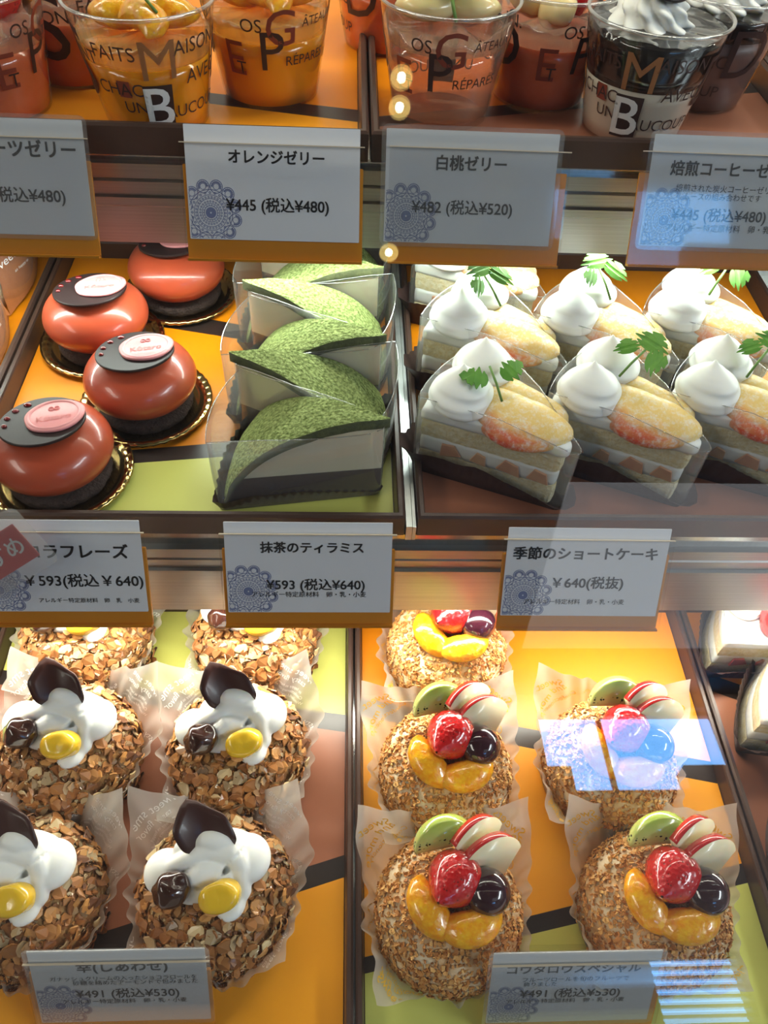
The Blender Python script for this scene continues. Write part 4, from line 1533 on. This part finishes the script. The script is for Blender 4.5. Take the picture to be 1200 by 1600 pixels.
def wrap_text(items, seed, shear=0.0):
    V, F, keep = [], [], []
    for s, u0, l0, h, tiltd in items:
        l0 *= 0.80 + 0.22 * sin(u0)
        tv, tf, asp, _ = text2d(s)
        tv, tf = refine((tv, tf), 1.2)
        n = len(V)
        c, sn = cos(rad(tiltd)), sin(rad(tiltd))
        for p in tv:
            x, y = (p[0] + shear * p[1] - asp / 2) * h, (p[1] - 0.5) * h
            x, y = x * c - y * sn, x * sn + y * c
            R = 0.040 + 0.45 * max(0, l0 + y)
            V.append(wrap_pt(u0 + x / R, l0 + y, seed, -0.0008))
            keep.append(l0 + y < wrap_len(u0 + x / R) - 0.0008)
        F += [tuple(i + n for i in q) for q in tf if all(keep[i + n] for i in q)]
    used = sorted({i for q in F for i in q})
    ix = {i: k for k, i in enumerate(used)}
    return [V[i] for i in used], [tuple(ix[i] for i in q) for q in F]


ALM_TXT, GOLD_TXT = [], []
for k in range(4):
    u = pi / 4 + k * pi / 2
    ALM_TXT += [('Sweet smell,', u, 0.0450, 0.0058, 4 - 8 * (k % 2)), ('tasty flavor', u + 0.04, 0.0378, 0.0052, 0), ('as happy as happy', u, 0.0322, 0.0026, 0), ('Confectionery can be', u, 0.0288, 0.0026, 0),
                ('Wonderful,any time you', u, 0.0254, 0.0026, 0), ('Sweet smell,tasty', u + pi / 4, 0.0235, 0.0046, 0), ('as happy as happy', u + pi / 4, 0.0180, 0.0024, 0)]
    GOLD_TXT += [('Sweets', u, 0.0455, 0.0056, 16), ('and more', u + 0.05, 0.0375, 0.0052, -8), ('Confectionery', u - 0.05, 0.0290, 0.0050, 6), ('for you', u - 0.6, 0.0240, 0.0046, 14), ('Sweets', u + 0.65, 0.0235, 0.0046, -14)]


def bent_leaf():
    o = []
    n = 40
    for i in range(n):
        k = i / (n / 2)
        y = 1 - 2 * k if k <= 1 else 2 * k - 3
        sd = -1 if k <= 1 else 1
        w = 0.0140 * max(0.0, 1 - abs(y) ** 2.2) ** 0.75
        o.append((sd * w - 0.0052 * y, 0.0178 * y + 0.0012 * sin(y * 7)))

    def wp(v):
        v = Vector(v)
        v.z += 24 * v.x * v.x - 9 * v.y * v.y
        return v
    # an inner ring so that the face can bend
    V, F = [], []
    for z in (0.0, 0.0015):
        for s in (1.0, 0.75, 0.5, 0.25):
            V += [wp((x * s, y * s, z)) for x, y in o]
        V.append(wp((0, 0, z)))
    m = 4 * n + 1
    for b, fl in ((0, True), (m, False)):
        for j in range(3):
            for i in range(n):
                k = (i + 1) % n
                q = (b + j * n + i, b + j * n + k, b + (j + 1) * n + k, b + (j + 1) * n + i)
                F.append(tuple(reversed(q)) if fl else q)
        for i in range(n):
            q = (b + 3 * n + i, b + 3 * n + (i + 1) % n, b + 4 * n)
            F.append(tuple(reversed(q)) if fl else q)
    for i in range(n):
        k = (i + 1) % n
        F.append((i, k, m + k, m + i))
    return V, F


def cream_ribbon():
    parts = []
    def ruffle(pts, r, ph):
        P = []
        for i in range(len(pts) - 1):
            a, b_ = Vector(pts[i]), Vector(pts[i + 1])
            for k in range(6):
                P.append(a.lerp(b_, k / 6))
        P.append(Vector(pts[-1]))
        n = len(P) - 1
        P = [p + Vector((0.0006 * sin(i * 0.5 + ph), 0.0005 * cos(i * 0.6 + ph), 0.0006 * sin(i * 0.45 + ph))) for i, p in enumerate(P)]
        return tube(P, r, 14, lambda u: 0.30 + 0.70 * (sin(pi * min(1, max(0.0, u * 0.93 + 0.05)))) ** 0.45 + 0.08 * sin(u * 10 + ph))
    parts.append(ell((-0.0235, 0.0060, 0.0480), (0.0115, 0.0120, 0.0068), rot=None))
    parts.append(ell((0.0190, 0.0095, 0.0500), (0.0125, 0.0130, 0.0075)))
    parts.append(ell((0.0020, 0.0160, 0.0520), (0.0220, 0.0100, 0.0070)))
    parts.append(ell((0.0105, -0.0095, 0.0462), (0.0085, 0.0105, 0.0052)))
    parts.append(ell((-0.0080, -0.0010, 0.0480), (0.0130, 0.0100, 0.0062)))
    parts.append(ruffle([(-0.028, -0.003, 0.0440), (-0.021, 0.006, 0.0510), (-0.011, 0.010, 0.0560), (0.000, 0.012, 0.0590), (0.011, 0.011, 0.0575), (0.017, 0.004, 0.0530), (0.017, -0.006, 0.0480), (0.013, -0.013, 0.0460)], 0.0056, 1.7))
    parts.append(ruffle([(-0.022, -0.008, 0.0430), (-0.014, -0.001, 0.0500), (-0.004, 0.003, 0.0545), (0.006, 0.002, 0.0540), (0.009, -0.006, 0.0500), (0.006, -0.015, 0.0440)], 0.0058, 3.1))
    parts.append(ruffle([(-0.012, 0.016, 0.0560), (-0.002, 0.017, 0.0610), (0.009, 0.016, 0.0605), (0.016, 0.012, 0.0570)], 0.0056, 4.0))
    parts.append(ell((-0.002, 0.008, 0.0455), (0.021, 0.014, 0.0065)))
    return parts


def make_almond_roll(label, loc, rotz):
    t = thing('almond_roll_cake', label, 'cake', loc, (0, 0, rotz), 'almond-coated roll cakes')
    obj('roll_body', *cake_core(0.0), M['roll'], t)
    fl = obj('almond_coating', *join(flakes(620, cake_surf, 0.0042, 0.0088, 9, 3, 0.34, 0.20, 0.05), flakes(2000, cake_surf, 0.0012, 0.0040, 5, 4, 0.55, 0.38, 0.08)), M['almond'], t, False)
    fl['kind'] = 'stuff'
    fuse('whipped_cream', cream_ribbon(), M['cream'], t, 0.0007, 7)
    obj('chocolate_leaf', *bent_leaf(), M['shiny_choc'], t, loc=(-0.002, 0.0205, 0.0650), rot=(rad(42), rad(-4), rad(14)))
    obj('dark_chestnut', *ell((0, 0, 0), (0.0098, 0.0088, 0.0085), 36, 24, nz=0.16, ns=170, seed=2, pw=0.8), M['chestnut'], t, loc=(-0.0185, -0.0045, 0.0545), rot=(0.2, 0.1, 0.5))
    obj('yellow_chestnut', *ell((0, 0, 0), (0.0108, 0.0080, 0.0062), 36, 24, nz=0.14, ns=130, seed=6, pw=0.55), M['yellow_nut'], t, loc=(0.0065, -0.0095, 0.0545), rot=(0.45, -0.15, 0.15))
    w = obj('paper_wrapper', *wrapper(1.7), M['paper'], t)
    obj('printed_lettering', *wrap_text(ALM_TXT, 1.7), M['print_white'], w, False)
    return t


def apple_slice():
    """upright slice: red skin along the top arc, pale flesh below"""
    R, th = 0.0205, 0.0055
    n = 18
    V, F, fm = [], [], []
    for y, s in ((-th / 2, 1.0), (th / 2, 0.94)):
        for i in range(n + 1):
            a = rad(20 + 120 * i / n)
            V.append(Vector((R * s * cos(a), y, R * s * sin(a))))
        for i in range(n + 1):
            a = rad(20 + 120 * i / n)
            V.append(Vector((R * 0.95 * cos(a) * 0.42 + 0.004, y * 0.7, -0.011 + 0.002 * sin(a))))
    m = 2 * (n + 1)
    for i in range(n):
        F += [(i, i + 1, n + 2 + i, n + 1 + i), (m + i + 1, m + i, m + n + 1 + i, m + n + 2 + i), (i + 1, i, m + i, m + i + 1), (n + 1 + i, n + 2 + i, m + n + 2 + i, m + n + 1 + i)]
        fm += [0, 0, 1, 0]
    F += [(0, n + 1, m + n + 1, m), (n, m + n, m + 2 * n + 1, 2 * n + 1)]
    fm += [1, 0]
    return V, F, fm


def kiwi_half():
    n = 26
    o = [(0.0172 * cos(pi * i / n), 0.0185 * sin(pi * i / n)) for i in range(n + 1)]
    V, F = slab(o, -0.0032, 0.0032, None, 0.05)
    return [Vector((v.x, v.z, v.y)) for v in V], [tuple(reversed(q)) for q in F]


def make_fruit_roll(label, loc, rotz):
    t = thing('fruit_roll_cake', label, 'cake', loc, (0, 0, rotz), 'fruit-topped roll cakes')
    obj('roll_body', *cake_core(0.0), M['roll_cream'], t)
    fl = obj('wafer_coating', *flakes(3600, lambda a, q: cake_surf(a, q), 0.0013, 0.0034, 5, 11, 0.5, 0.35), M['crumb'], t, False)
    fl['kind'] = 'stuff'
    obj('mandarin_segment', *segment(0.037, 0.0180, 0.0135, 1), M['mandarin'], t, loc=(-0.0145, -0.0045, 0.0440), rot=(0.10, 0.25, -0.95))
    obj('mandarin_segment', *segment(0.037, 0.0180, 0.0135, 4), M['mandarin'], t, loc=(0.0080, -0.0135, 0.0440), rot=(0.20, -0.1, 0.16))
    obj('strawberry', *strawberry(0.033, 0.0145), M['straw'], t, loc=(-0.0010, 0.0060, 0.0575), rot=(rad(62), 0, rad(-40)))
    obj('grape', *ell((0, 0, 0), (0.0122, 0.0120, 0.0108), 32, 20), M['grape'], t, loc=(0.0170, 0.0010, 0.0550))
    obj('kiwi_slice', *kiwi_half(), M['kiwi'], t, loc=(-0.0020, 0.0265, 0.0520), rot=(rad(-28), 0, rad(8)))
    for k, (x, y, z, a) in enumerate(((0.0130, 0.0235, 0.0520, 0.55), (0.0195, 0.0150, 0.0520, 0.35))):
        V, F, fm = apple_slice()
        obj('apple_slice', V, F, None, t, True, mats=[M['apple_flesh'], M['apple_skin']], fm=fm, loc=(x, y, z), rot=(rad(-24), rad(14), a))
    w = obj('paper_wrapper', *wrapper(4.2), M['paper'], t)
    obj('printed_lettering', *wrap_text(GOLD_TXT, 4.2, 0.35), M['print_gold'], w, False)
    return t


ALM = [((346, 1412), 0.05, 'almond roll cake in the front row, right of the left-edge one, behind its price card'),
       ((60, 1415), -0.06, 'almond roll cake in the front row, cut by the left edge'),
       ((379, 1195), 0.10, 'almond roll cake in the middle row, right one, with broad chocolate leaf'),
       ((125, 1195), -0.10, 'almond roll cake in the middle row, left one'),
       ((405, 1020), 0.0, 'almond roll cake in the back row, right one, under the middle rail'),
       ((150, 1020), 0.12, 'almond roll cake in the back row, left one, under the middle rail')]
a0 = None
for (x, y), r, lb in ALM:
    p = at(x, y, ZB + 0.0004)
    a0 = make_almond_roll(lb, p, r) if a0 is None else (dup(a0, lb, p, r) and a0)
FRU = [((694, 1438), 0.04, 'fruit roll cake in the front row, left one, with a strawberry and grape'),
       ((1003, 1432), -0.06, 'fruit roll cake in the front row, right one, behind its price card'),
       ((690, 1225), 0.08, 'fruit roll cake in the middle row, left one'),
       ((938, 1215), -0.12, 'fruit roll cake in the middle row, right one, under the blue window reflection'),
       ((692, 1040), 0.0, 'fruit roll cake in the back row, under the middle shelf rail')]
a0 = None
for (x, y), r, lb in FRU:
    p = at(x, y, ZB + 0.0004)
    a0 = make_fruit_roll(lb, p, r) if a0 is None else (dup(a0, lb, p, r) and a0)


# ------------------------------------------------------------------ kraft-wrapped pastries at the left edge
def make_kraft(label, loc, rotz):
    t = thing('wrapped_pastry', label, 'pastry', loc, (0, 0, rotz), 'kraft-wrapped pastries')

    def sheet(b0, b1, apex, sag):
        b0, b1, apex = Vector(b0), Vector(b1), Vector(apex)
        nrm = (b1 - b0).cross(apex - b0).normalized()

        def f(a, b):
            p = b0.lerp(b1, a).lerp(apex, b)
            return p + nrm * (sag * sin(pi * a) * (1 - b) + 0.0015 * noise.noise(p * 60))
        V, F = grid(f, 16, 16, False)
        V2 = [v + nrm * 0.0004 for v in V]
        n = len(V)
        return V + V2, F + [tuple(i + n for i in reversed(q)) for q in F]
    obj('sponge_block', *slab(rrect(0.058, 0.058, 0.006), 0.0008, 0.026, None, 0.03), M['sponge'], t)
    obj('kraft_sheet', *join(sheet((-0.034, -0.034, 0.001), (0.034, -0.034, 0.001), (0.004, -0.016, 0.056), 0.006), sheet((0.034, -0.034, 0.001), (0.034, 0.034, 0.001), (0.020, 0.004, 0.060), 0.006),
                             sheet((0.034, 0.034, 0.001), (-0.034, 0.034, 0.001), (-0.004, 0.016, 0.058), 0.006), sheet((-0.034, 0.034, 0.001), (-0.034, -0.034, 0.001), (-0.018, -0.004, 0.056), 0.006)), M['kraft'], t)

    def hood(a, b):
        ang = (a - 0.5) * pi * 1.1
        r = 0.041 + 0.004 * sin(b * pi)
        return Vector((r * cos(ang), r * sin(ang), 0.004 + 0.050 * b * (0.72 + 0.28 * cos(ang)) + 0.001 * sin(a * 20)))
    w = obj('film_hood', *grid(hood, 40, 12, False), M['film'], t)
    V, F = [], []
    for s, a0, b0, h in (('Sweet smell', 0.40, 0.62, 0.0055), ('as happy as', 0.42, 0.40, 0.0028), ('Sweet', 0.72, 0.5, 0.0050)):
        tv, tf, asp, _ = text2d(s)
        tv, tf = refine((tv, tf), 1.0)
        n = len(V)
        for p in tv:
            q = hood(a0 + (p[0] - asp / 2) * h / 0.14, b0 + (p[1] - 0.5) * h / 0.05)
            V.append(q * 1.006)
        F += [tuple(i + n for i in q) for q in tf]
    obj('printed_lettering', V, F, M['print_white'], w, False)
    return t


kp = make_kraft('nearest kraft-wrapped pastry at the left edge of the middle shelf', Vector((-0.252, 0.318, ZM + 0.0004)), 0.1)
dup(kp, 'middle kraft-wrapped pastry at the left edge, its paper peak standing up', Vector((-0.254, 0.391, ZM + 0.0004)), 0.08)
dup(kp, 'rearmost kraft-wrapped pastry at the left edge, under a price card', Vector((-0.256, 0.464, ZM + 0.0004)), 0.0)
